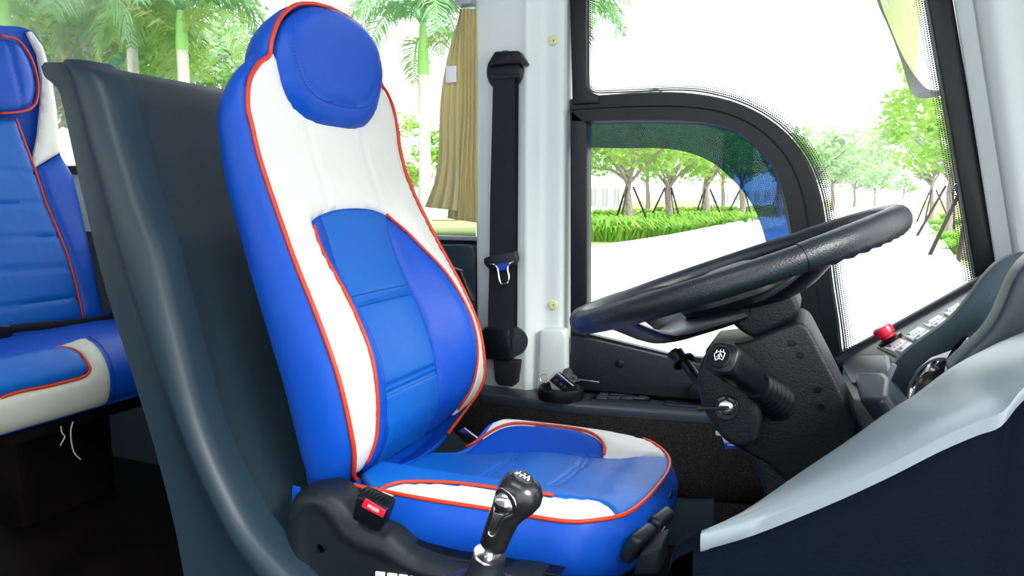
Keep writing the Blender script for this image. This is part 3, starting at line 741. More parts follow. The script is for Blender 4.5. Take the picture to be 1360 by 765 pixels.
MB().lathe(PY(690, 453, 1.685)+V((-.012, -.012, 0)), (.55, -.83, 0), [(.038, -.02), (.038, .002), (.035, .005), (0, .006)], 32).build('spring_cover', 'plastic', sb)
MB().lathe(PY(643, 455, 1.685), (-.8, -.5, 0), [(.034, -.02), (.034, .004), (0, .006)], 28).build('spring_cover', 'black', sb)
MB().prism(q3(((655, 478), (688, 480), (684, 510), (680, 514), (662, 512), (657, 505)), 1.66), (0, .03, 0), .003).build('anchor_flap', 'web', sb)

# =================================================================== CURTAIN
ct = thing('curtain', 'gold pleated curtain gathered against the white pillar at the rear side window', 'curtain', PY(600, 150, 1.68))
def cloth(Ltop, Lbot, y0, amp, nf, name, m, ph=0, ny=16, sc_=1.0):
    rows = []; n = nf*8
    for j in range(ny+1):
        f = j/ny; r_ = []
        l = lerpP(Ltop, f); r__ = lerpP(Lbot, f)
        for i in range(n+1):
            s_ = i/n; px = l[0]+(r__[0]-l[0])*s_; py = l[1]+(r__[1]-l[1])*s_
            a = amp*(.5+.5*f)*math.sin(s_*nf*2*PI+ph+.6*math.sin(3*f)); r_.append(PY(px, py, y0+a))
        rows.append(r_+[p+V((0, .004, 0)) for p in reversed(r_)])
    return MB().loft(rows, closed=True).build(name, m, ct, 60)
def lerpP(L, f):
    x = f*(len(L)-1); i = min(int(x), len(L)-2); t = x-i; return (L[i][0]+(L[i+1][0]-L[i][0])*t, L[i][1]+(L[i+1][1]-L[i][1])*t)
def path_eq(P, n=16):
    P2 = resample([(a, b, 0) for a, b in P], 4); return [(at(P2, k/n).x, at(P2, k/n).y) for k in range(n+1)]
Lc = path_eq([(612, 12), (604, 40), (594, 75), (588, 105), (584, 140), (583, 180), (582, 215), (576, 245), (564, 275)])
Rc = path_eq([(612, 12), (611, 60), (610, 110), (609, 170), (609, 230), (608, 262), (606, 280)])
cloth(Lc, Rc, 1.675, .008, 3, 'front_flap', 'curtain', .5)
cloth(path_eq([(610, 12), (609, 150), (594, 290)]), path_eq([(634, 12), (634, 150), (634, 296)]), 1.70, .010, 5, 'pleats', 'curtain')
MB().prism(q3(((592, 88), (606, 87), (606, 109), (592, 110)), 1.663), (0, .0015, 0), .0004).build('tag_patch', 'tag', ct)
struct(MB().box(PY(622, 2, 1.70), (.045, .06, .028), .003).build('trim_15', 'silver'))

# =================================================================== SIDE LEDGE WITH CARPETED FACE
led = thing('side_ledge', 'black side ledge with speckled carpet face below the driver window', 'ledge', (-.3, 1.68, 0))
ZL = .45
def lp(px, py, z=ZL): return PZ(px, py, z)
f1 = [lp(760, 536), (lp(850, 543)), lp(940, 549), lp(1020, 553)]
f1 = [V((-.98, 1.62, ZL))]+f1+[V((.10, 1.60, ZL))]
MB().prism([V((-.98, 1.76, ZL))]+f1+[V((.10, 1.76, ZL))], (0, 0, -.03), .007).build('top_board', 'ledge', led)
cf = []
for p in f1:
    cf.append([V((p.x, p.y+.004, ZL-.02)), V((p.x, p.y-.012, ZL-.06)), V((p.x, p.y-.03, ZL-.13)), V((p.x, p.y-.03, ZL-.19)), V((p.x, p.y+.02, ZL-.23)), V((p.x, 1.76, ZL-.23)), V((p.x, 1.76, ZL-.02))])
MB().loft(cf).build('carpet_face', 'carpet', led, 60)
MB().box((-.42, 1.71, .12), (1.06, .10, .24), .004).build('carpet_base', 'carpet', led)
ap = [PY(x, y, 1.652) for x, y in ((800, 615), (880, 622), (944, 652), (948, 662), (946, 725), (800, 725))]
MB().prism(ap, (0, .02, 0), .003).build('access_panel', 'panel', led)
# key dish
cup = PZ(745, 521, ZL+.012)
dish = MB().lathe((cup.x, cup.y, ZL), (0, 0, 1), [(.058, 0), (.060, .010), (.058, .024), (.054, .028), (.050, .026), (.046, .008), (0, .006)], 40).build('key_dish', 'black')
tag(dish, 'round shallow black dish holding keys on the side ledge', 'dish')
kc = V((cup.x, cup.y, ZL+.03))
fob = thing('remote_key', 'black remote key fob with silver edge standing in the round dish', 'key', kc)
f4 = [PY(x, y, kc.y-.012) for x, y in ((729, 506), (741, 495), (762, 512), (750, 523))]
MB().prism(f4, (0, .012, .002), .0035, 4).build('fob_body', 'key', fob)
e4 = [PY(x, y, kc.y-.0145) for x, y in ((740.5, 494.5), (762, 512.5), (758, 515), (737, 498))]
MB().prism(e4, (0, .006, 0), .001).build('fob_edge', 'steel', fob)
for (a, b_) in ((739, 505), (745, 510), (750, 514)):
    MB().lathe(PY(a, b_, kc.y-.0125), (0, -1, 0), [(.0042, 0), (.0042, .001), (0, .0014)], 14).build('fob_button', 'dash', fob)
MB().tube(circ(PY(723, 503, kc.y), (.5, -.8, .3), .011, 24), .0011, 6, closed=True).build('key_ring', 'steel', fob)
k2 = thing('loose_key', 'black headed key with long steel blade pointing right out of the dish', 'key', kc+V((.03, 0, 0)))
MB().lathe(PY(754, 496, kc.y+.01), (.2, -.9, .3), [(.013, -.004), (.014, 0), (.013, .004), (0, .005)], 20).build('key_head', 'key', k2)
MB().lathe(PY(762, 503, kc.y+.005), (.2, -.9, .3), [(.010, -.004), (.011, 0), (.010, .004), (.004, .004), (.004, -.004), (0, -.004)], 20).build('key_head', 'key', k2)
MB().prism([PY(x, y, kc.y+.005) for x, y in ((768, 503), (796, 507), (796, 509), (767, 506))], (0, .003, 0), .0005).build('key_blade', 'steel', k2)
# climate control set into the ledge
cl = thing('climate_panel', 'flat black control panel with a small green display on the side ledge', 'control panel', PZ(825, 525, ZL))
def zq(L, z): return [PZ(a, b, z) for a, b in L]
MB().prism(zq(((783, 530), (798, 518), (870, 520), (862, 534)), ZL+.004), (0, 0, -.006), .0015).build('bezel', 'black', cl)
MB().prism(zq(((792, 525.5), (797, 519.5), (866, 521.5), (862, 528)), ZL+.008), (0, 0, -.004), .001).build('display_housing', 'plastic', cl)
MB().prism(zq(((811, 523.5), (815, 519.8), (848, 521), (846, 525)), ZL+.0085), (0, 0, -.001)).build('display', 'lcd', cl)
for a in (792, 808, 826, 842):
    MB().prism(zq(((a, 528.3), (a+2, 525.8), (a+15, 526.6), (a+14, 529.2)), ZL+.007), (0, 0, -.003), .0008).build('button', 'dash', cl)
for (a, b_) in ((796, 523.5), (850, 525.5)):
    MB().prism(zq(((a, b_), (a+2, b_-2.5), (a+12, b_-2), (a+10, b_+.6)), ZL+.010), (0, 0, -.003), .0008).build('button', 'dash', cl)
hb = thing('ledge_bracket', 'low dark bracket plate with an upright black clip beside the steering column', 'bracket', PZ(905, 532, ZL))
MB().prism(zq(((882, 536), (893, 524), (945, 524), (950, 541)), ZL+.006), (0, 0, -.007), .002).build('plate', 'plastic', hb)
MB().prism([PY(x, y, 1.70) for x, y in ((914, 530), (915, 516), (921, 509), (945, 508), (945, 532))], (0, .02, 0), .003).build('clip', 'black', hb)

# =================================================================== STEERING COLUMN AND WHEEL
WT = R(20.7); WC = V((-.125, 1.18, .833)); WR = .249
wx = V((math.cos(WT), 0, math.sin(WT))); wy = V((0, 1, 0)); wn = V((-math.sin(WT), 0, math.cos(WT)))
sw = thing('steering_wheel', 'black leather steering wheel tilted towards the driver seat', 'steering wheel', WC)
def Wp(a, r, h=0): return WC+wx*(r*math.cos(a))+wy*(r*math.sin(a))+wn*h
def rim(a0, a1, r, name, grip=0, closed=False, m='rimleather'):
    n = max(4, int(abs(a1-a0)/R(3))); rings = []
    for i in range(n+(0 if closed else 1)):
        a = a0+(a1-a0)*i/n; f = i/n; g = grip*math.sin(PI*min(1, max(0, f)))**.5 if grip else 0
        rr = r+g; c = Wp(a, WR); rd = (c-WC).normalized(); lump = 0
        ring = []
        for k in range(14):
            b = 2*PI*k/14; hh = math.sin(b); extra = (.0016*max(0, -hh)*math.sin(a*60) if grip else 0)
            ring.append(c+rd*(math.cos(b)*rr)+wn*(math.sin(b)*(rr*1.12+extra)))
        rings.append(ring)
    return MB().loft(rings, loop=closed).build(name, m, sw, 60)
rim(0, 2*PI, .0165, 'rim', closed=True)
for a0, a1 in ((R(-62), R(-1)), (R(1), R(62)), (R(150), R(210))):
    rim(a0, a1, .0175, 'grip', .0012)
# hub, spokes
hub = [(0, -.060), (.06, -.058), (.085, -.052), (.092, -.040), (.088, -.020), (.078, -.010), (.05, -.006), (0, -.004)]
MB().lathe(WC, wn, hub, 40).build('hub', 'black', sw)
for a in (R(-38), R(38), R(142), R(218)):
    rings = []
    for i in range(11):
        f = i/10; r_ = .06+(WR-.065)*f; rear = math.cos(a) < 0; h = -.050+.050*ss(.15, 1, f) if not rear else -.062+.062*ss(.42, 1, f); wd_ = (.060-.030*ss(0, .6, f)+.016*ss(.75, 1, f))*(1.9 if rear else 1); th = .013-.005*f
        c = Wp(a, r_, h); tg = wx*-math.sin(a)+wy*math.cos(a)
        rings.append([c+tg*(wd_*math.cos(2*PI*k/14))+wn*(th*math.sin(2*PI*k/14)*(1.0)) for k in range(14)])
    MB().loft(rings).build('spoke', 'black', sw, 60)
hp_ = []
for r_, h in ((.050, -.004), (.045, .004), (.030, .008), (0, .009)): hp_.append((r_, h))
MB().lathe(WC, wn, hp_, 32).build('horn_pad', 'grain', sw)
# column
scm = thing('steering_column', 'grained black steering column housing rising from the floor beside the ignition', 'steering column', (.02, 1.2, 0))
q = pyl([(944, 405), (958, 398), (1008, 383), (1046, 382), (1058, 396), (1064, 416), (1050, 428), (1000, 450), (985, 442), (965, 425)], 1.125)
MB().prism(q, (0, .13, 0), .012, 4).build('upper_housing', 'grain', scm)
q = pyl([(1000, 384), (1026, 372), (1044, 378), (1040, 386), (1010, 388)], 1.14)
MB().prism(q, (0, .07, 0), .003).build('column_collar', 'chrome', scm)
q = pyl([(936, 462), (985, 456), (1000, 452), (1060, 427), (1074, 434), (1108, 500), (1142, 570), (1135, 585), (1085, 640), (1060, 655), (1020, 618), (960, 585), (935, 540)], 1.115)
mh = MB().prism(q, (0, .16, 0), .014, 4).build('main_shroud', 'grain', scm)
q = pyl([(924, 505), (930, 478), (944, 462), (968, 462), (985, 475), (1004, 520), (1012, 560), (1004, 590), (985, 600), (962, 588), (944, 566), (930, 540)], 1.07)
MB().prism(q, (0, .08, 0), .014, 4).build('ignition_housing', 'grain', scm)
q0 = pyl([(1000, 596), (1110, 590), (1085, 650), (1030, 650)], 1.13)
lowc = [V((.05, 1.13, .02)), V((.19, 1.13, .02))]
cA, cB, cC = PY(1000, 600, 1.13), PY(1122, 575, 1.13), None
MB().prism([cA, cB, V((.22, 1.13, .15)), V((.22, 1.13, .0)), V((.08, 1.13, .0))], (0, .13, 0), .012).build('lower_shroud', 'grain', scm)
for (a, b_) in ((1052, 455), (1063, 471), (1086, 517), (1090, 540)):
    c = PY(a, b_, 1.1145); MB().lathe(c, (0, -1, 0), [(.0058, 0), (.0058, .0006), (.0042, .0008), (.0036, -.003), (0, -.003)], 14).build('screw_hole', 'black', scm)
# wiper stalk
P0 = PY(1020, 523, 1.105); P1 = PY(957, 474, .985); ax = (P1-P0).normalized(); Ls = (P1-P0).length
side = ax.cross(V((0, 0, 1))).normalized(); upv = side.cross(ax)
def sect(c, a, b_, e=2.6, n=24):
    o_ = []
    for k in range(n):
        t = 2*PI*k/n; ct_, st_ = math.cos(t), math.sin(t)
        o_.append(c+side*(a*math.copysign(abs(ct_)**(2/e), ct_))+upv*(b_*math.copysign(abs(st_)**(2/e), st_)))
    return o_
stk = thing('wiper_stalk', 'thick black wiper stalk with a round icon button on the steering column', 'stalk', P0)
rings = []
for i in range(15):
    f = i/14; c = P0+ax*(Ls*(-.25+.52*f)); g = .031-.011*f
    rings.append(sect(c, g+(.0022 if i % 2 else 0), g+(.0022 if i % 2 else 0), 2.0))
MB().loft(rings).build('bellows', 'rubber', stk, 20)
ST = [(.24, .012), (.34, .016), (.44, .021), (.6, .0225), (.8, .0235), (.94, .0240), (.985, .023), (1.0, .0205)]
MB().loft([sect(P0+ax*(Ls*f), g, g*.98, 3) for f, g in ST]).build('lever', 'black', stk, 50)
tipc = P0+ax*Ls
MB().lathe(tipc, ax, [(.0165, -.002), (.0165, .0015), (.0145, .003), (0, .0032)], 28).build('end_button', 'rubber', stk)
ic = MB(); cc = tipc+ax*.0036
def ip(x, y): return cc+side*(-x)+upv*y
rr_ = V((1, 0, 0)); rr_ = (rr_-ax*rr_.dot(ax)).normalized(); uu_ = ax.cross(rr_)
if uu_.z < 0: uu_ = -uu_
def ip(x, y): return cc+rr_*x+uu_*y
for L_ in ([(-.008+.016*i/8, .0035+.003*math.sin(PI*i/8)) for i in range(9)], [(-.005+.010*i/8, -.006+.002*math.sin(PI*i/8)) for i in range(9)], [(-.008, .0035), (-.005, -.006)], [(.008, .0035), (.005, -.006)], [(0, -.005), (.001, .009)], [(-.004, .009), (-.006, .005)], [(.005, .009), (.006, .005)], [(-.004, -.002), (-.001, .003), (-.001, -.003)], [(.002, .003), (.004, -.002)]):
    ic.tube([ip(a, b_) for a, b_ in L_], .0006, 5)
ic.build('wiper_icon', 'print', stk, 0)
# ignition lock and key
ig = PY(965, 541, 1.068); ign = V((-.10, -1, .1)).normalized()
lock = MB().lathe(ig, ign, [(.0185, -.004), (.0185, .003), (.0175, .004), (.011, .0035), (.011, .002), (0, .002)], 32).build('ignition_lock', 'black', scm)
MB().lathe(ig, ign, [(.0108, .002), (.0108, .005), (.009, .0062), (0, .0062)], 28).build('lock_barrel', 'steel', lock)
for w_, an in (('LOCK', 118), ('ACC', 62), ('ON', 15), ('START', -38)):
    a = R(an); d = V((math.cos(a), 0, math.sin(a))); c = ig+ign*.0045+d*.0145
    text(w_, 'lock_lettering', c, V((math.sin(a), 0, -math.cos(a))), d, .0042, 'wstitch', lock, .0002)
ik = thing('ignition_key', 'black handled key sticking out of the ignition lock', 'key', ig+V((0, -.01, 0)))
MB().tube([ig+ign*.005+V((.004, 0, 0)), ig+ign*.010, ig+ign*.02+V((-.016, 0, -.001)), ig+ign*.028+V((-.036, 0, -.002))], .0034, 8, flat=.7).build('key_handle', 'key', ik)
tg_ = thing('key_tag', 'small white and blue paper tag hanging below the ignition housing', 'tag', PY(965, 585, 1.15))
MB().prism(q3(((950, 573), (956, 571), (964, 578), (978, 590), (962, 588), (958, 579), (951, 578)), 1.15), (0, .0015, 0)).build('tag_strip', 'tag', tg_)
bt_ = MB().prism(q3(((961, 588), (980, 590), (980, 596), (963, 596)), 1.148), (0, .003, 0), .0008).build('tag_body', 'bluetag', tg_)
MB().prism(q3(((966, 590), (978, 591), (978, 592.2), (966, 591.4)), 1.1475), (0, .001, 0)).build('tag_print', 'print', bt_)
# far stalk
t_ = thing('indicator_stalk', 'slim black indicator stalk behind the ignition housing under the wheel', 'stalk', PY(910, 480, 1.30))
MB().tube([PY(898, 468, 1.30), PY(912, 485, 1.29), PY(925, 503, 1.27), PY(945, 512, 1.25)], .011, 12, rs=[.013, .010, .010, .012]).build('lever', 'black', t_)
MB().lathe(PY(908, 480, 1.293), (V(PY(925, 503, 1.27))-PY(898, 468, 1.30)).normalized(), [(.013, -.003), (.021, -.002), (.021, .002), (.013, .003)], 24).build('collar_ring', 'rubber', t_)
MB().lathe(PY(895, 470, 1.30), V((-.6, .2, .6)), [(.010, -.008), (.013, 0), (.011, .006), (0, .007)], 16).build('end_knob', 'black', t_)

# =================================================================== GEAR LEVER
YG = .74
gl = thing('gear_lever', 'black gear lever with chrome trimmed knob beside the driver seat', 'gear lever', (-.03, YG, 0))
gb = PY(645, 745, YG); gt = PY(690, 640, YG-.01)
kb = PY(655, 724, YG); kax = (PY(684, 648, YG)-kb).normalized()
sd_ = V((kax.z, 0, -kax.x)); dp_ = V((0, 1, 0))
rings = []
KN = [(-.004, .012, .012, 0), (0, .0165, .016, 0), (.02, .0175, .0165, 0), (.04, .019, .017, .0005), (.052, .0215, .019, .003), (.064, .0255, .022, .006), (.076, .0275, .0235, .008), (.086, .0265, .0225, .008), (.094, .0225, .0185, .007), (.0985, .015, .012, .005), (.100, .007, .006, .004)]
for h, a, b_, off in KN:
    c = kb+kax*h+sd_*off
    rings.append([c+sd_*(a*math.cos(2*PI*k/28))+dp_*(b_*math.sin(2*PI*k/28)) for k in range(28)])
kn = MB().loft(rings).build('knob', 'key', gl, 60)
# chrome keyhole shaped inlay on the side facing the camera
def kf(h, x, y): return kb+kax*h+sd_*x+V((0, -y, 0))
MB().lathe(kf(.068, -.001, .0185), (0, -1, .1), [(.0125, -.003), (.0125, .003), (.010, .006), (.005, .0078), (0, .0082)], 28).build('chrome_inlay', 'chrome', gl)
ring_ = [(.026, -.008), (.040, -.0085), (.054, -.011), (.063, -.015), (.073, -.016), (.082, -.011), (.085, 0), (.081, .010), (.072, .015), (.062, .013), (.053, .006), (.040, .003), (.026, .002), (.021, -.001), (.021, -.006)]
cp = cr([(h, x, 0) for h, x in ring_], 3, True)
def ky(h): return lerp([(a, c) for a, b_, c, d in KN], h)
def kyo(h, x):
    b2 = ky(h); a2 = lerp([(p[0], p[1]) for p in KN], h); of = lerp([(p[0], p[3]) for p in KN], h)
    return b2*math.sqrt(max(.05, 1-((x-of)/a2)**2))+.0005
MB().tube([kf(p.x, p.y, kyo(p.x, p.y)) for p in cp], .0011, 6, closed=True).build('chrome_outline', 'chrome', gl, 0)
MB().prism([kf(h, x, kyo(h, x)+.0004) for h, x in ((.024, -.006), (.050, -.0085), (.056, .004), (.040, 0), (.024, 0))], (0, .003, 0), .001).build('chrome_tongue', 'steel', gl)
tc_ = kb+kax*.1005+sd_*.004
MB().lathe(tc_-kax*.0012, kax, [(.0135, -.003), (.0135, 0), (.012, .0012), (0, .0014)], 28).build('shift_plate', 'key', kn)
text('1 3 5', 'shift_pattern', tc_+kax*.0004+V((0, .0035, 0)), sd_, V((0, 1, 0)), .0075, 'print', kn, .0001)
text('R 2 4 6', 'shift_pattern', tc_+kax*.0004+V((0, -.0035, 0)), sd_, V((0, 1, 0)), .0065, 'print', kn, .0001)
MB().box(tc_+kax*.0004, (.018, .0007, .0003), 0, Matrix((sd_, V((0, 1, 0)), kax)).transposed()).build('shift_lines', 'print', kn)
MB().tube([kb-kax*.035, kb+kax*.004], .0075, 16).build('shaft', 'chrome', gl)
b0 = kb-kax*.013
MB().lathe(b0-kax*.012, kax, [(.0, .0125), (.012, .012), (.0195, .0115), (.0205, .009)], 28).build('collar', 'steel', gl)
gax = V((0, 0, 1))
rings = []
for (x, y, z, a, b_) in ((b0.x-.001, YG, b0.z-.004, .0205, .0205), (b0.x-.006, YG, b0.z-.022, .0215, .0215), (b0.x-.008, YG, b0.z-.036, .030, .026), (b0.x-.012, YG, b0.z-.046, .055, .045), (b0.x-.012, YG, b0.z-.06, .075, .06), (b0.x-.012, YG, b0.z-.20, .08, .065), (b0.x-.012, YG, .0, .085, .07)):
    rings.append([V((x+a*math.cos(2*PI*k/28), y+b_*math.sin(2*PI*k/28), z)) for k in range(28)])
MB().loft(rings).build('boot', 'plastic', gl, 50)
# =================================================================== DASHBOARD
db = thing('dashboard', 'blue-grey dashboard with silver top trim curving round from windscreen to the foreground', 'dashboard', (.25, 1.2, 0))
# left wing below the side glass: a rising plane
A0, A1, A2 = PY(1120, 474, 1.725), PY(1315, 366, 1.725), PY(1183, 505, 1.26)
dn = (A1-A0).cross(A2-A0).normalized(); dn = dn if dn.z > 0 else -dn
def D(px, py, h=0.): return PP(px, py, A0+dn*h, dn)
wing = [D(x, y) for x, y in ((1120, 474), (1150, 457), (1315, 366), (1380, 330), (1400, 338), (1335, 372), (1268, 432), (1212, 470), (1188, 505), (1190, 560), (1150, 572), (1138, 560), (1118, 500))]
MB().prism(wing, dn*-.06, .004).build('left_wing', 'dash', db)
rows = []
for x, y in ((1112, 478), (1120, 474), (1150, 457), (1200, 430), (1260, 397), (1315, 366), (1345, 350)):
    c = D(x, y)+V((0, -.012, .0)); rows.append([c+V((0, .022, -.02))+dn*0, c+V((0, .022, 0))+dn*.007, c+dn*.013, c+V((0, -.014, 0))+dn*.011, c+V((0, -.024, 0))-dn*.002, c+V((0, -.02, 0))-dn*.02])
MB().loft(rows).build('edge_rail', 'plastic', db, 60)
# stepped pods in front of the column
pods = MB()
pods.prism([D(x, y, .0) for x, y in ((1122, 492), (1142, 478), (1185, 478), (1190, 505), (1165, 515), (1135, 515))], dn*.012, .006)
pods.prism([D(x, y, .035) for x, y in ((1133, 500), (1140, 493), (1173, 493), (1180, 500), (1178, 524), (1165, 532), (1140, 530))], dn*-.10, .010, 4)
pods.build('storage_pod', 'dash', db)
# support down to floor
MB().prism([V((.10, 1.10, .0)), V((.60, 1.10, 0)), V((.60, 1.10, .62)), V((.24, 1.10, .58))], (0, .60, 0), .01).build('lower_body', 'console', db)
# switch bank
sp_ = MB().prism([D(x, y, .004) for x, y in ((1164, 461), (1276, 397), (1290, 405), (1197, 477))], dn*-.008, .002).build('switch_bezel', 'black', db)
def bil(f, g):
    a, b, c, d = (1170, 462), (1274, 400), (1286, 406), (1197, 473)
    t = [a[i]+(b[i]-a[i])*f for i in (0, 1)]; u = [d[i]+(c[i]-d[i])*f for i in (0, 1)]
    return [t[i]+(u[i]-t[i])*g for i in (0, 1)]
k = 0
for i in range(4):
    for (g0, g1) in ((.06, .50), (.54, .96)):
        f0_, f1_ = i/4+.02+.03*(k % 2), (i+1)/4-.025; k += 1
        hh = (.010, .0075)[(i+k) % 2]
        rk = MB().prism([D(*bil(*p), hh) for p in ((f0_, g0), (f1_, g0), (f1_, g1), (f0_, g1))], dn*-.008, .0016).build('rocker_switch', 'rocker', db)
        mk_ = MB()
        for u in (.3, .5, .7):
            p0 = D(*bil(f0_+(f1_-f0_)*u, g0+(g1-g0)*.75), hh+.0004); mk_.box(p0, (.004, .003, .0008))
        mk_.build('switch_mark', 'black', rk)
        mk_ = MB().prism([D(*bil(*p), hh+.0003) for p in ((f0_+.02, g0+.04), (f0_+.07, g0+.04), (f0_+.05, g0+(g1-g0)*.45))], dn*.0004).build('switch_symbol', 'plastic', rk)
cb = D(1182, 451, .006)
MB().lathe(cb, dn, [(.024, -.002), (.024, .003), (.019, .004), (.017, .006)], 28).build('button_base', 'black', db)
rbn = MB().lathe(cb, dn, [(.0145, .0), (.0145, .010), (.0185, .012), (.0195, .024), (.0185, .028), (.015, .030), (0, .0305)], 32).build('emergency_button', 'red', db)
MB().lathe(cb+dn*.0302, dn, [(.0135, 0), (.0135, .001), (0, .0014)], 28).build('button_top', 'rocker', rbn)
# instrument hood: far fin, near shell and roof
fin_px = sm([(1362, 335), (1345, 339), (1325, 349), (1305, 370), (1285, 398), (1262, 424), (1235, 444), (1205, 466), (1188, 484), (1179, 503), (1180, 520), (1186, 545), (1190, 575)], 4)+[(1206, 590), (1206, 540), (1208, 508), (1220, 489), (1237, 475), (1262, 466), (1290, 452), (1310, 438), (1325, 412), (1335, 392), (1345, 372), (1362, 348)]
MB().prism(pyl(fin_px, 1.24), (0, .022, 0), .003).build('hood_side', 'panel', db)
sh_px = [(1420, 300), (1362, 350), (1348, 370), (1338, 395), (1325, 425), (1310, 446), (1290, 464), (1262, 490), (1290, 560), (1420, 560)]
MB().prism(pyl(sh_px, .93), (0, .05, 0), .008).build('hood_side', 'dash', db)
ed = cr([p for p in pyl([(1186, 575), (1184, 545), (1176, 520), (1180, 503), (1188, 484)], 1.22)], 4)
MB().tube(ed, .004, 8).build('hood_edge', 'silver', db)
# roof of the hood between both sides (out of sight towards the windscreen) and gauge face
g0, g1 = PY(1215, 520, 1.24), PY(1330, 400, 1.24)
gd_ = (g1-g0); gface = MB().prism([g0+V((.0, -.02, -.03)), g1+V((.0, -.02, 0)), g1+V((0, -.19, 0)), g0+V((0, -.19, -.03))], V((.02, 0, -.012)), .002).build('gauge_face', 'black', db)
gn = (g1-g0).cross(V((0, -1, 0))).normalized(); gn = V((-.80, -.42, .42)).normalized()
for i, (px, py, Y, r_) in enumerate(((1250, 520, 1.16, .047), (1304, 486, 1.10, .045))):
    c = PY(px, py, Y); rg = MB().lathe(c, gn, [(r_*.82, -.05), (r_, -.05), (r_*1.02, .0), (r_*1.03, .010), (r_*.98, .016), (r_*.90, .015), (r_*.80, .004), (r_*.78, -.004)], 48).build('gauge_ring', 'chrome', db)
    MB().lathe(c, gn, [(r_*.80, -.004), (r_*.80, .001), (0, .001)], 40).build('gauge_dial', 'black', rg)
# foreground console side and silver top trim
low = [(892, 765), (889, 748), (893, 735), (905, 727), (935, 718), (1000, 697), (1100, 656), (1180, 619), (1250, 583), (1300, 561), (1335, 547), (1362, 514), (1420, 470), (1500, 420)]
lowp = [PY(x, y, .68) for x, y in sm(low, 3)]
near = [(930, 716), (1000, 695), (1100, 654), (1180, 617), (1250, 581), (1300, 559), (1333, 546), (1362, 512), (1420, 466), (1500, 415)]
far = [((936, 712), .70), ((1000, 671), .735), ((1060, 629), .765), ((1120, 589), .79), ((1180, 546), .82), ((1215, 524), .84), ((1262, 489), .86), ((1310, 463), .88), ((1362, 440), .90), ((1500, 390), .95)]
n_ = sm(near, 4); fa = cr([(a[0], a[1], y) for a, y in far], 4)
rows = []
K_ = 36
nn_ = [V((x, y, 0)) for x, y in n_]
for k in range(K_+1):
    a = at(nn_, k/K_); b_ = at(fa, k/K_); P = PY(a.x, a.y, .672); Qq = PY(b_.x, b_.y, b_.z)
    u = Qq-P; nz = V((-u.z*0, 0, 1))
    rows.append([P+V((0, .004, -.014)), P, P+u*.06+nz*.005, P+u*.3+nz*.008, P+u*.6+nz*.006, P+u*.9+nz*.002, Qq, Qq+V((0, .004, -.02))])
MB().loft(rows).build('top_trim', 'silver', db, 60)
body = []
for (x, y) in ((886, 775), (888, 750), (892, 737), (903, 728), (920, 721)):
    P = PY(x, y, .68); body.append([V((P.x, .70, .0)), V((P.x, .684, .25)), P+V((0, .004, -.01)), P+V((0, .012, 0)), P+V((0, .026, .001)), P+V((0, .05, -.012)), V((P.x, .74, .2)), V((P.x, .74, .0))])
for k in range(K_+1):
    r_ = rows[k]; P = r_[1]; Qq = r_[6]
    body.append([V((P.x, .70, .0)), V((P.x, .684, P.z-.2)), P+V((0, .010, -.014)), P+V((0, .016, -.004)), Qq+V((0, -.01, -.006)), Qq+V((0, -.002, -.012)), V((max(Qq.x, P.x-.05), Qq.y, .2)), V((max(Qq.x, P.x-.05), Qq.y, .0))])
MB().loft(body).build('console_body', 'console', db, 50)
body = []
for (x, y) in ((886, 775), (888, 750), (892, 737), (903, 728), (920, 721)):
    P = PY(x, y, .68); body.append([V((P.x, .70, .0)), V((P.x, .684, .25)), P+V((0, .004, -.01)), P+V((0, .012, 0)), P+V((0, .026, .001)), P+V((0, .05, -.012)), V((P.x, .74, .2)), V((P.x, .74, .0))])
for k in range(K_+1):
    r_ = rows[k]; P = r_[1]; Qq = r_[6]
    body.append([V((P.x, .70, .0)), V((P.x, .684, P.z-.2)), P+V((0, .010, -.014)), P+V((0, .016, -.004)), Qq+V((0, -.01, -.006)), Qq+V((0, -.002, -.012)), V((max(Qq.x, P.x-.05), Qq.y, .2)), V((max(Qq.x, P.x-.05), Qq.y, .0))])
MB().loft(body).build('console_body', 'console', db, 50)

# =================================================================== OUTSIDE MIRROR
mr = thing('outside_mirror', 'long outside mirror with smoky casing hanging beyond the front side glass', 'mirror', PY(1215, 60, 2.15))
mo = sm([(1150, -60), (1163, 0), (1178, 35), (1190, 66), (1200, 96), (1208, 120), (1219, 131), (1240, 130), (1258, 124), (1275, 112), (1285, 90), (1282, 20), (1270, -60)], 4)
Cm = PY(1215, 60, 2.15); mdir = (CAM-Cm); mn = (mdir.normalized()*.75+V((-.85, .28, -.25))).normalized()
def Mp(px, py, h=0): return PP(px, py, Cm+mn*h, mn)
MB().prism([Mp(x, y) for x, y in mo], mn*-.05, .012, 3).build('mirror_case', 'mirrorcase', mr)
mi = sm([(1155, -60), (1169, 0), (1184, 40), (1200, 76), (1218, 104), (1234, 119), (1258, 118), (1272, 106), (1279, 86), (1276, 20), (1264, -60)], 4)
MB().prism([Mp(x, y, .0012) for x, y in mi], mn*-.002, .0005).build('mirror_glass', 'mirror', mr)
MB().tube([Mp(1270, -60, -.03), Mp(1262, -140, -.03)+V((0, 0, .1)), V((.45, 1.85, 1.75))], .014, 10).build('arm', 'mirrorcase', mr)

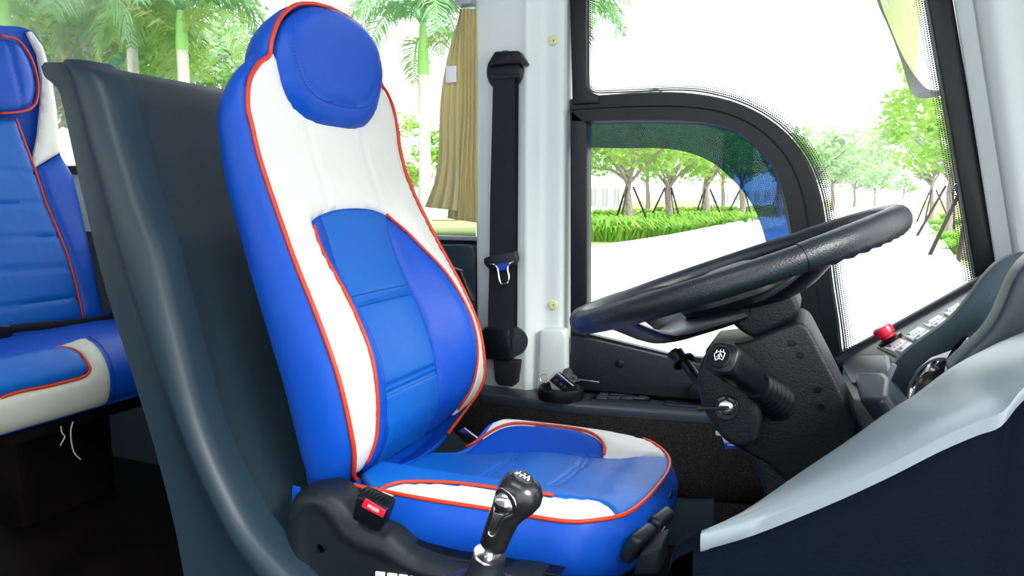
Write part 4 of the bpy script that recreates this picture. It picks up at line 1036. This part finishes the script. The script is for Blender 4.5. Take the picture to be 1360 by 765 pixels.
# =================================================================== OUTDOORS
GZ = -.9
def G(px, py): return PZ(px, py, GZ)
kerbL = [(560, 420), (640, 385), (700, 362), (785, 335), (830, 327), (900, 315), (950, 304), (1010, 290), (1060, 281), (1110, 273)]
kl = [G(*p) for p in kerbL]
def slab(P, name, m, z0, z1):
    return MB().prism([V((p.x, p.y, z1)) for p in P], (0, 0, z0-z1)).build(name, m)
gr = slab([V((-120, -40, 0)), V((160, -40, 0)), V((260, 420, 0)), V((-260, 420, 0))], 'ground', 'lawn', GZ-.3, GZ-.06); struct(gr)
krR = [G(*p) for p in ((1170, 266.5), (1215, 272), (1232, 285), (1240, 310), (1243, 330), (1252, 352), (1275, 373), (1300, 385), (1345, 420))]
# road: between left kerb and right kerb, out to the vanishing point
road = kl+[G(1150, 266.5)]+krR[1:]
road = [kl[0]+V((-60, -24, 0))]+kl+[G(1150, 267)]+krR+[V((14, 7, 0)), V((60, -12, 0)), V((60, -30, 0)), V((-80, -30, 0))]
rd = slab(road, 'road', 'road', GZ-.2, GZ); struct(rd)
def kerb(P, name, w_, h_):
    rows = []
    for i, p in enumerate(P):
        t = (P[min(i+1, len(P)-1)]-P[max(i-1, 0)]).normalized(); nn = V((-t.y, t.x, 0))*w_
        a, b_ = V((p.x, p.y, GZ-.05)), V((p.x, p.y, GZ+h_)); rows.append([a, b_, b_+nn, a+nn])
    return MB().loft(rows).build(name, 'kerb')
struct(kerb(kl, 'kerb_left', .35 if True else .3, .12)); struct(kerb(list(reversed(krR)), 'kerb_right', -.35, .12))
# ---- palms
def frond_mesh(L, droop, seed, wl=.55, pairs=34):
    rnd = random.Random(seed); vs = []; fs = []
    pts = []; p = V((0, 0, 0)); ang = R(62)
    n = 14
    for i in range(n+1):
        pts.append(p.copy()); ang -= droop/n*(1+.8*i/n); p = p+V((math.cos(ang), 0, math.sin(ang)))*(L/n)
    def pt(f): x = f*n; i = min(int(x), n-1); return pts[i].lerp(pts[i+1], x-i), (pts[i+1]-pts[i]).normalized()
    for i in range(n):      # rachis strip
        a, b_ = pts[i], pts[i+1]; w0, w1 = .05*(1-i/n)+.01, .05*(1-(i+1)/n)+.01; k = len(vs)
        vs += [a+V((0, w0, 0)), a-V((0, w0, 0)), b_-V((0, w1, 0)), b_+V((0, w1, 0))]; fs.append((k, k+1, k+2, k+3))
    for j in range(pairs):
        f = .14+.86*j/pairs; c, t = pt(min(f, .995)); ll = wl*L*.42*math.sin(PI*min(.97, .12+f*.86))+.15
        for s_ in (-1, 1):
            up = t.cross(V((0, s_, 0))); up = up if up.z > 0 else -up
            d = (t*.55+V((0, s_, 0))*.85+V((0, 0, rnd.uniform(-.35, .2)))).normalized()
            m_ = c+d*ll*.55; e = c+d*ll+V((0, 0, -ll*.38)); w0 = t*(.035+.012*rnd.random()); k = len(vs)
            vs += [c-w0*.6, c+w0*.6, m_+w0, m_-w0, e]; fs += [(k, k+1, k+2, k+3), (k+3, k+2, k+4)]
    return mk(vs, fs, 0, False)
FM = [frond_mesh(3.4, R(d), i) for i, d in enumerate((70, 95, 115, 135))]
def copy_tree(o, parent=None, loc=None, rz=None, sc_=None):
    c = o.copy(); COL.objects.link(c); c.parent = parent
    if loc is not None: c.location = loc
    if rz is not None: c.rotation_euler.z = rz
    if sc_: c.scale = (sc_,)*3
    for ch in list(o.children): copy_tree(ch, c)
    return c
def local(name, me, m, parent, loc=(0, 0, 0), rot=(0, 0, 0), s_=1):
    o = bpy.data.objects.new(name, me); COL.objects.link(o); o.parent = parent; o.location = loc; o.rotation_euler = rot; o.scale = (s_,)*3
    if not me.materials: me.materials.append(M[m])
    return o
def palm(name, label, loc, hT, hS, rT, seed, nf=13, group='palm trees outside', yel=0, S_=1.):
    rnd = random.Random(seed); t = thing(name, label, 'tree', loc, group)
    local('trunk', MB().lathe((0, 0, 0), (0, 0, 1), [(rT*1.25, -.2), (rT*1.05, .6), (rT, hT*.5), (rT*.92, hT)], 16).build('x', 'palmtrunk').data, 'palmtrunk', t)
    local('crownshaft', MB().lathe((0, 0, hT), (0, 0, 1), [(rT*.95, 0), (rT*1.0, .2), (rT*.8, hS*.6), (rT*.5, hS)], 14).build('x', 'shaft').data, 'shaft', t)
    for o in [o for o in COL.objects if o.name.startswith('x')]: bpy.data.objects.remove(o)
    for i in range(nf):
        me = FM[min(3, int(i/nf*4))]
        key = me.name+('y' if i >= nf-yel else '')
        if key not in MS: mm = me.copy() if i >= nf-yel else me; mm.materials.clear(); mm.materials.append(M['palmy' if i >= nf-yel else 'palm']); MS[key] = mm
        local('frond', MS[key], 'palm', t, (0, 0, hT+hS-.1-(.9 if i >= nf-yel else 0)), (0, R(rnd.uniform(-8, 8)), i*2.4+rnd.random()*.4), S_)
    return t
MS = {}
def base_at(px, dist): d = ray(px, 262); d.z = 0; d.normalize(); p = V((CAM.x, CAM.y, 0))+d*dist; p.z = GZ; return p
def ztop(px, py, P): d = ray(px, py); return CAM.z+d.z*math.hypot(P.x, P.y)/math.hypot(d.x, d.y)-GZ
PLM = [
 (565, 24, 100, 30, 10, 2, 'pale trunked palm tree seen between the driver seat and the gold curtain'),
 (253, 27, 68, 15, 11, 3, 'palm tree with green crownshaft rising directly above the partition'),
 (25, 22, 60, -30, 12, 0, 'palm tree above the passenger seat at the far left'),
 (748, 27, 62, 34, 14, 0, 'palm tree behind the white pillar with fronds showing beside the upper glass'),
 (130, 36, 60, 20, 15, 4, 'distant palm tree over the partition left of the tall crownshaft palm'),
 (188, 31, 40, 5, 21, 5, 'palm tree with yellowing lower fronds left of the crownshaft palm'),
 (395, 30, -40, -110, 16, 0, 'tall palm tree mostly behind the driver headrest'),
]
for px, dd, yb, yt, seed, yel, lab in PLM:
    P = base_at(px, dd); hT = ztop(px, yb, P); hS = max(.9, ztop(px, yt, P)-hT)
    palm('palm_tree', lab, P, hT, hS, .20, seed, 15, 'palm trees outside', yel, 1.25 if px < 400 else 1.0)
# ---- leafy trees: clumps of leaves on real branches
def crown(seed, R0, H0, nclump, nleaf, ls, flat=.7):
    rnd = random.Random(seed); vs = []; fs = []; cl_ = []
    for i in range(nclump):
        a = rnd.uniform(0, 2*PI); r_ = R0*math.sqrt(rnd.random()); z = H0*(rnd.random()-.5)*math.sqrt(max(.1, 1-(r_/R0)**2)); cl_.append(V((r_*math.cos(a), r_*math.sin(a), z)))
    for c in cl_:
        cr_ = R0*rnd.uniform(.16, .30)
        for j in range(nleaf):
            d = V((rnd.gauss(0, 1), rnd.gauss(0, 1), rnd.gauss(0, .8))).normalized()*cr_*rnd.random()**.4; p = c+d
            a = V((rnd.gauss(0, 1), rnd.gauss(0, 1), rnd.gauss(0, .6))).normalized(); b_ = a.cross(V((rnd.gauss(0, 1), rnd.gauss(0, 1), rnd.gauss(0, 1)))).normalized(); k = len(vs)
            l = ls*rnd.uniform(.7, 1.3); vs += [p-a*l, p+b_*l*.45, p+a*l, p-b_*l*.45]; fs.append((k, k+1, k+2, k+3))
    return mk(vs, fs, 0, False), cl_
def trunkmesh(h, r_, cl_, zc, rnd, nb=9):
    mb = MB(); mb.tube([V((0, 0, -.2)), V((r_*.3, 0, h*.35)), V((-r_*.4, r_*.3, h*.7)), V((0, 0, h))], r_, 10, rs=[r_*1.15, r_*.95, r_*.8, r_*.65])
    for c in cl_[:nb]:
        e = c+V((0, 0, zc)); s_ = V((0, 0, h*rnd.uniform(.75, 1))); m_ = s_.lerp(e, .5)+V((0, 0, .25)); mb.tube([s_, m_, e], r_*.3, 6, rs=[r_*.45, r_*.3, r_*.1])
    return mb
def ltree(name, seed, label, loc, h, r_, R0, H0, mleaf, nclump=34, nleaf=60, ls=.16, group=None, stakes=True, zc=None):
    rnd = random.Random(seed); t = thing(name, label, 'tree', loc, group); me, cl_ = crown(seed, R0, H0, nclump, nleaf, ls); zc = zc or h+H0*.35
    o = trunkmesh(h, r_, cl_, zc, rnd).build('x', 'bark'); me2 = o.data; bpy.data.objects.remove(o)
    local('trunk', me2, 'bark', t); local('foliage', me, mleaf, t, (0, 0, zc))
    return t
def stakes_for(P, label, rz=0., h=2.4):
    t = thing('tree_stakes', label, 'stakes', P, 'wooden support stakes around the young trees')
    for k in range(3):
        a = rz+k*2*PI/3; o = MB().tube([V((1.35*math.cos(a), 1.35*math.sin(a), -.1)), V((.22*math.cos(a), .22*math.sin(a), h))], .06, 7).build('x', 'stake'); me = o.data; bpy.data.objects.remove(o); local('stake', me, 'stake', t)
    return t
young = []
for i, (px, dd, s_, mm, nm) in enumerate(((835, 38, 1.0, 'leafy', 'first'), (888, 42, 1.02, 'leafy', 'second'), (938, 50, 1.1, 'leafy', 'third'), (986, 60, 1.15, 'leafy', 'fourth'), (1035, 72, 1.2, 'leafg', 'fifth'))):
    P = base_at(px, dd)
    young.append(ltree('young_tree', 30+i, 'yellow-green young street tree, the %s from the white pillar through the small side window' % nm, P, 3.0*s_, .22*s_, 3.2*s_, 3.4*s_, mm, 42, 60, .17*s_, 'young street trees seen through the small side window', zc=4.7*s_))
    stakes_for(P, 'dark wooden stakes leaning on the %s young tree from the white pillar' % nm, .4+i)
# right side of the road
for i, (px, dd, s_, nm) in enumerate(((1290, 26, 1.0, 'nearest'), (1262, 40, 1.1, 'middle'), (1238, 62, 1.3, 'farthest'))):
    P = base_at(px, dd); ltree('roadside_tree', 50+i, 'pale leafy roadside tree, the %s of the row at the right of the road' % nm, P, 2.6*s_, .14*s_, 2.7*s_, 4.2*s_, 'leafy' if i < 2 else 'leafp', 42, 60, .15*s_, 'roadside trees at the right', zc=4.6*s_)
    stakes_for(P, 'dark wooden stakes under the %s roadside tree at the right of the road' % nm, .2+i)
# distant trees along both sides of the road
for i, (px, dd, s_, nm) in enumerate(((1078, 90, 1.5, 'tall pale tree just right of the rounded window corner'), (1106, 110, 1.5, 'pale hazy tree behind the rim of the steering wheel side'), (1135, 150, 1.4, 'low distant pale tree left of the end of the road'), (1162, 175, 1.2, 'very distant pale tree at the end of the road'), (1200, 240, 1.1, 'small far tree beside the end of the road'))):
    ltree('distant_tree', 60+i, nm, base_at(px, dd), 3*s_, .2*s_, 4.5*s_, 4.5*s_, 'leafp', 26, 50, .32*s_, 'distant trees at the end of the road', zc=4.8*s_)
# behind the partition and seats
for i, (px, dd, s_, mm, nm) in enumerate(((60, 36, 1.75, 'leafy', 'yellowish bushy tree left above the partition'), (150, 42, 2.0, 'leafp', 'pale bushy tree above the middle of the partition'), (212, 56, 2.4, 'leafg', 'green bushy tree behind the crownshaft palm'), (-25, 44, 1.9, 'leafg', 'green bushy tree over the passenger headrest'), (545, 40, .85, 'leafy', 'slim light green tree left of the pale palm trunk'), (860, 64, 1.5, 'leafg', 'larger green tree rising behind the young trees'), (960, 80, 1.5, 'leafg', 'big green tree behind the third young tree'))):
    ltree('leafy_tree', 70+i, nm, base_at(px, dd), 3*s_, .14*s_, 3.2*s_, 4.4*s_, mm, 46 if i < 4 else 34, 190 if i < 4 else 60, (.10 if i < 4 else .2)*s_, 'leafy trees behind the rear windows and the lawn', zc=4.9*s_)
# ---- strap-leaved clumps beside the kerb
def clump(seed, n, L):
    rnd = random.Random(seed); vs = []; fs = []
    for i in range(n):
        a = rnd.uniform(0, 2*PI); r_ = .35*rnd.random()**.5; b0_ = V((r_*math.cos(a), r_*math.sin(a), -.02)); a2 = a+rnd.gauss(0, .6); d = V((math.cos(a2), math.sin(a2), 0)); side_ = V((-d.y, d.x, 0))
        ll = L*rnd.uniform(.6, 1.1); w_ = .035; ou = rnd.uniform(.25, .8)
        P = [b0_, b0_+d*ll*ou*.35+V((0, 0, ll*.6)), b0_+d*ll*ou*.8+V((0, 0, ll*.8)), b0_+d*ll*ou*1.25+V((0, 0, ll*.55))]
        k = len(vs)
        for q_, ww in zip(P, (.7, 1, .8, .1)): vs += [q_-side_*w_*ww, q_+side_*w_*ww]
        fs += [(k, k+1, k+3, k+2), (k+2, k+3, k+5, k+4), (k+4, k+5, k+7, k+6)]
    return mk(vs, fs, 0, False)
CM = [clump(i, 150, 1.05) for i in range(3)]
for me in CM: me.materials.append(M['blade'])
rnd = random.Random(5)
spots = [(792, 318), (808, 318.5), (826, 317), (842, 315.5), (860, 314), (878, 312), (896, 310), (912, 307), (930, 303.5), (950, 300.5), (968, 297.5), (985, 295), (1000, 292), (800, 311), (835, 309), (870, 306), (905, 302), (940, 297)]
cnt = 0
for (px, py) in spots:
    o = bpy.data.objects.new('leafy_clump', CM[cnt % 3]); COL.objects.link(o); o.location = G(px, py); o.location.z = GZ-.06; o.rotation_euler.z = rnd.uniform(0, 6); s_ = rnd.uniform(.9, 1.25); o.scale = (s_*1.3, s_*1.3, s_)
    tag(o, 'bright green strap-leaved clump in the planted row along the kerb', 'plant', 'strap-leaved clumps in the row along the left kerb'); cnt += 1
for (px, py) in ((1243, 300), (1252, 310), (1262, 322), (1275, 335), (1255, 290), (1268, 298), (1288, 320)):
    o = bpy.data.objects.new('leafy_clump', CM[cnt % 3]); COL.objects.link(o); o.location = G(px, py); o.location.z = GZ-.06; o.rotation_euler.z = rnd.uniform(0, 6); s_ = .6; o.scale = (s_*1.5, s_*1.5, s_)
    tag(o, 'green clump on the verge right of the road', 'plant', 'clumps on the verge right of the road'); cnt += 1
# shrubs behind
SH = [crown(200+i, 1.6, 1.7, 16, 90, .13)[0] for i in range(2)]
for me in SH: me.materials.append(M['leafy'])
for i in range(9):
    px = 802+i*27; o = bpy.data.objects.new('shrub', SH[i % 2]); COL.objects.link(o); P = base_at(px, 50+i*3.2); P.z = GZ+.5; o.location = P; o.rotation_euler.z = i*1.3; s_ = 1.0+.02*i; o.scale = (s_*1.4, s_*1.4, s_*.8)
    tag(o, 'rounded yellow-green shrub in the bed behind the young trees', 'shrub', 'rounded shrubs in the bed behind the young trees')
# white buildings
def building(name, label, px0, px1, dd, h, nwx, nwz, depth=8):
    a, b_ = base_at(px0, dd), base_at(px1, dd); t = thing(name, label, 'building', a); u = (b_-a); L_ = u.length; u.normalize(); nb = V((-u.y, u.x, 0))
    MB().prism([a, b_, b_+nb*depth, a+nb*depth], (0, 0, h), 0).build('walls', 'build', t)
    MB().prism([a-u*.3-nb*.3+V((0, 0, h)), b_+u*.3-nb*.3+V((0, 0, h)), b_+u*.3+nb*depth+V((0, 0, h)), a-u*.3+nb*depth+V((0, 0, h))], (0, 0, .3), 0).build('roof_slab', 'kerb', t)
    for i in range(nwx):
        for j in range(nwz):
            c = a+u*(L_*(i+.5)/nwx)-nb*.06+V((0, 0, 1.0+j*3.2)); w_ = min(1.0, L_/nwx*.3)
            wn_ = MB().prism([c-u*w_, c+u*w_, c+u*w_+V((0, 0, 1.8)), c-u*w_+V((0, 0, 1.8))], nb*.1).build('window', 'bwin', t)
            mb = MB()
            for s_ in (-1, 0, 1): mb.box(c+u*w_*s_*.98-nb*.03+V((0, 0, .9)), (.08, .08, 1.8))
            mb.build('window_bars', 'build', wn_)
    return t
building('white_building', 'low white building with tall windows left in the small side window', 735, 826, 75, 6.5, 6, 2)
building('white_building', 'white building seen between driver seat and pale palm trunk', 470, 615, 60, 5.0, 8, 1)
building('white_wall_building', 'long pale low building far behind the fourth young tree', 930, 1040, 120, 6, 8, 1)
# parked cars down the road
def car(label, P, rz, m='carp'):
    t = thing('parked_car', label, 'car', P, None)
    c, s_ = math.cos(rz), math.sin(rz); fx = lambda x, y, z: P+V((x*c-y*s_, x*s_+y*c, z))
    prof_ = [(-2.1, .35), (-2.15, .8), (-1.9, 1.0), (-1.3, 1.05), (-.8, 1.5), (.7, 1.52), (1.4, 1.05), (2.05, .92), (2.15, .6), (2.1, .35)]
    MB().prism([fx(x, -.85, z) for x, z in prof_], fx(0, 1.7, 0)-P, .06).build('body', m, t)
    MB().prism([fx(x, -.87, z) for x, z in ((-1.15, 1.08), (-.72, 1.42), (.62, 1.44), (1.2, 1.08))], fx(0, 1.74, 0)-P, .02).build('windows', 'bwin', t)
    for x in (-1.3, 1.35):
        for y in (-.9, .72):
            MB().lathe(fx(x, y, .33), fx(0, 1, 0)-P, [(.2, 0), (.33, .01), (.33, .18), (.2, .19)], 18).build('wheel', 'rubber', t)
    return t
P = G(1030, 282); P.z = GZ; car('silver parked car seen through the blue wind deflector', P, 1.2)
P = G(1046, 279.5); P.z = GZ; car('pale car parked behind the silver one beyond the deflector', P, 1.2, 'build')
# low white wall closing the far end of the road
o = MB().prism([base_at(1108, 210), base_at(1205, 210), base_at(1205, 211), base_at(1108, 211)], (0, 0, 1.3), .02).build('boundary_wall', 'build'); tag(o, 'low white boundary wall closing the far end of the road', 'wall')
# =================================================================== LIGHT
wd = bpy.data.worlds.new('sky'); sc.world = wd; wd.use_nodes = True
bg = wd.node_tree.nodes['Background']; bg.inputs[0].default_value = (.94, .97, 1, 1); bg.inputs[1].default_value = 1.6
sl = bpy.data.lights.new('sun', 'SUN'); sl.energy = 2.6; sl.angle = R(25); sl.color = (1, .98, .94)
so_ = bpy.data.objects.new('sun', sl); COL.objects.link(so_); so_.rotation_euler = V((-.80, .45, -.62)).to_track_quat('-Z', 'Y').to_euler()
al = bpy.data.lights.new('fill_light', 'AREA'); al.shape = 'RECTANGLE'; al.size = 1.0; al.size_y = .35; al.energy = 5; al.color = (1, .99, .97)  # unseen fill added to brighten surfaces facing the camera, no fitting behind it
ao_ = bpy.data.objects.new('fill_light', al); COL.objects.link(ao_); ao_.location = (-.35, .15, 1.77); ao_.rotation_euler = (R(18), 0, 0)
sc.view_settings.view_transform = 'Standard'; sc.view_settings.look = 'None'; sc.view_settings.gamma = 1; sc.view_settings.exposure = 1.0
sc.view_settings.use_curve_mapping = False
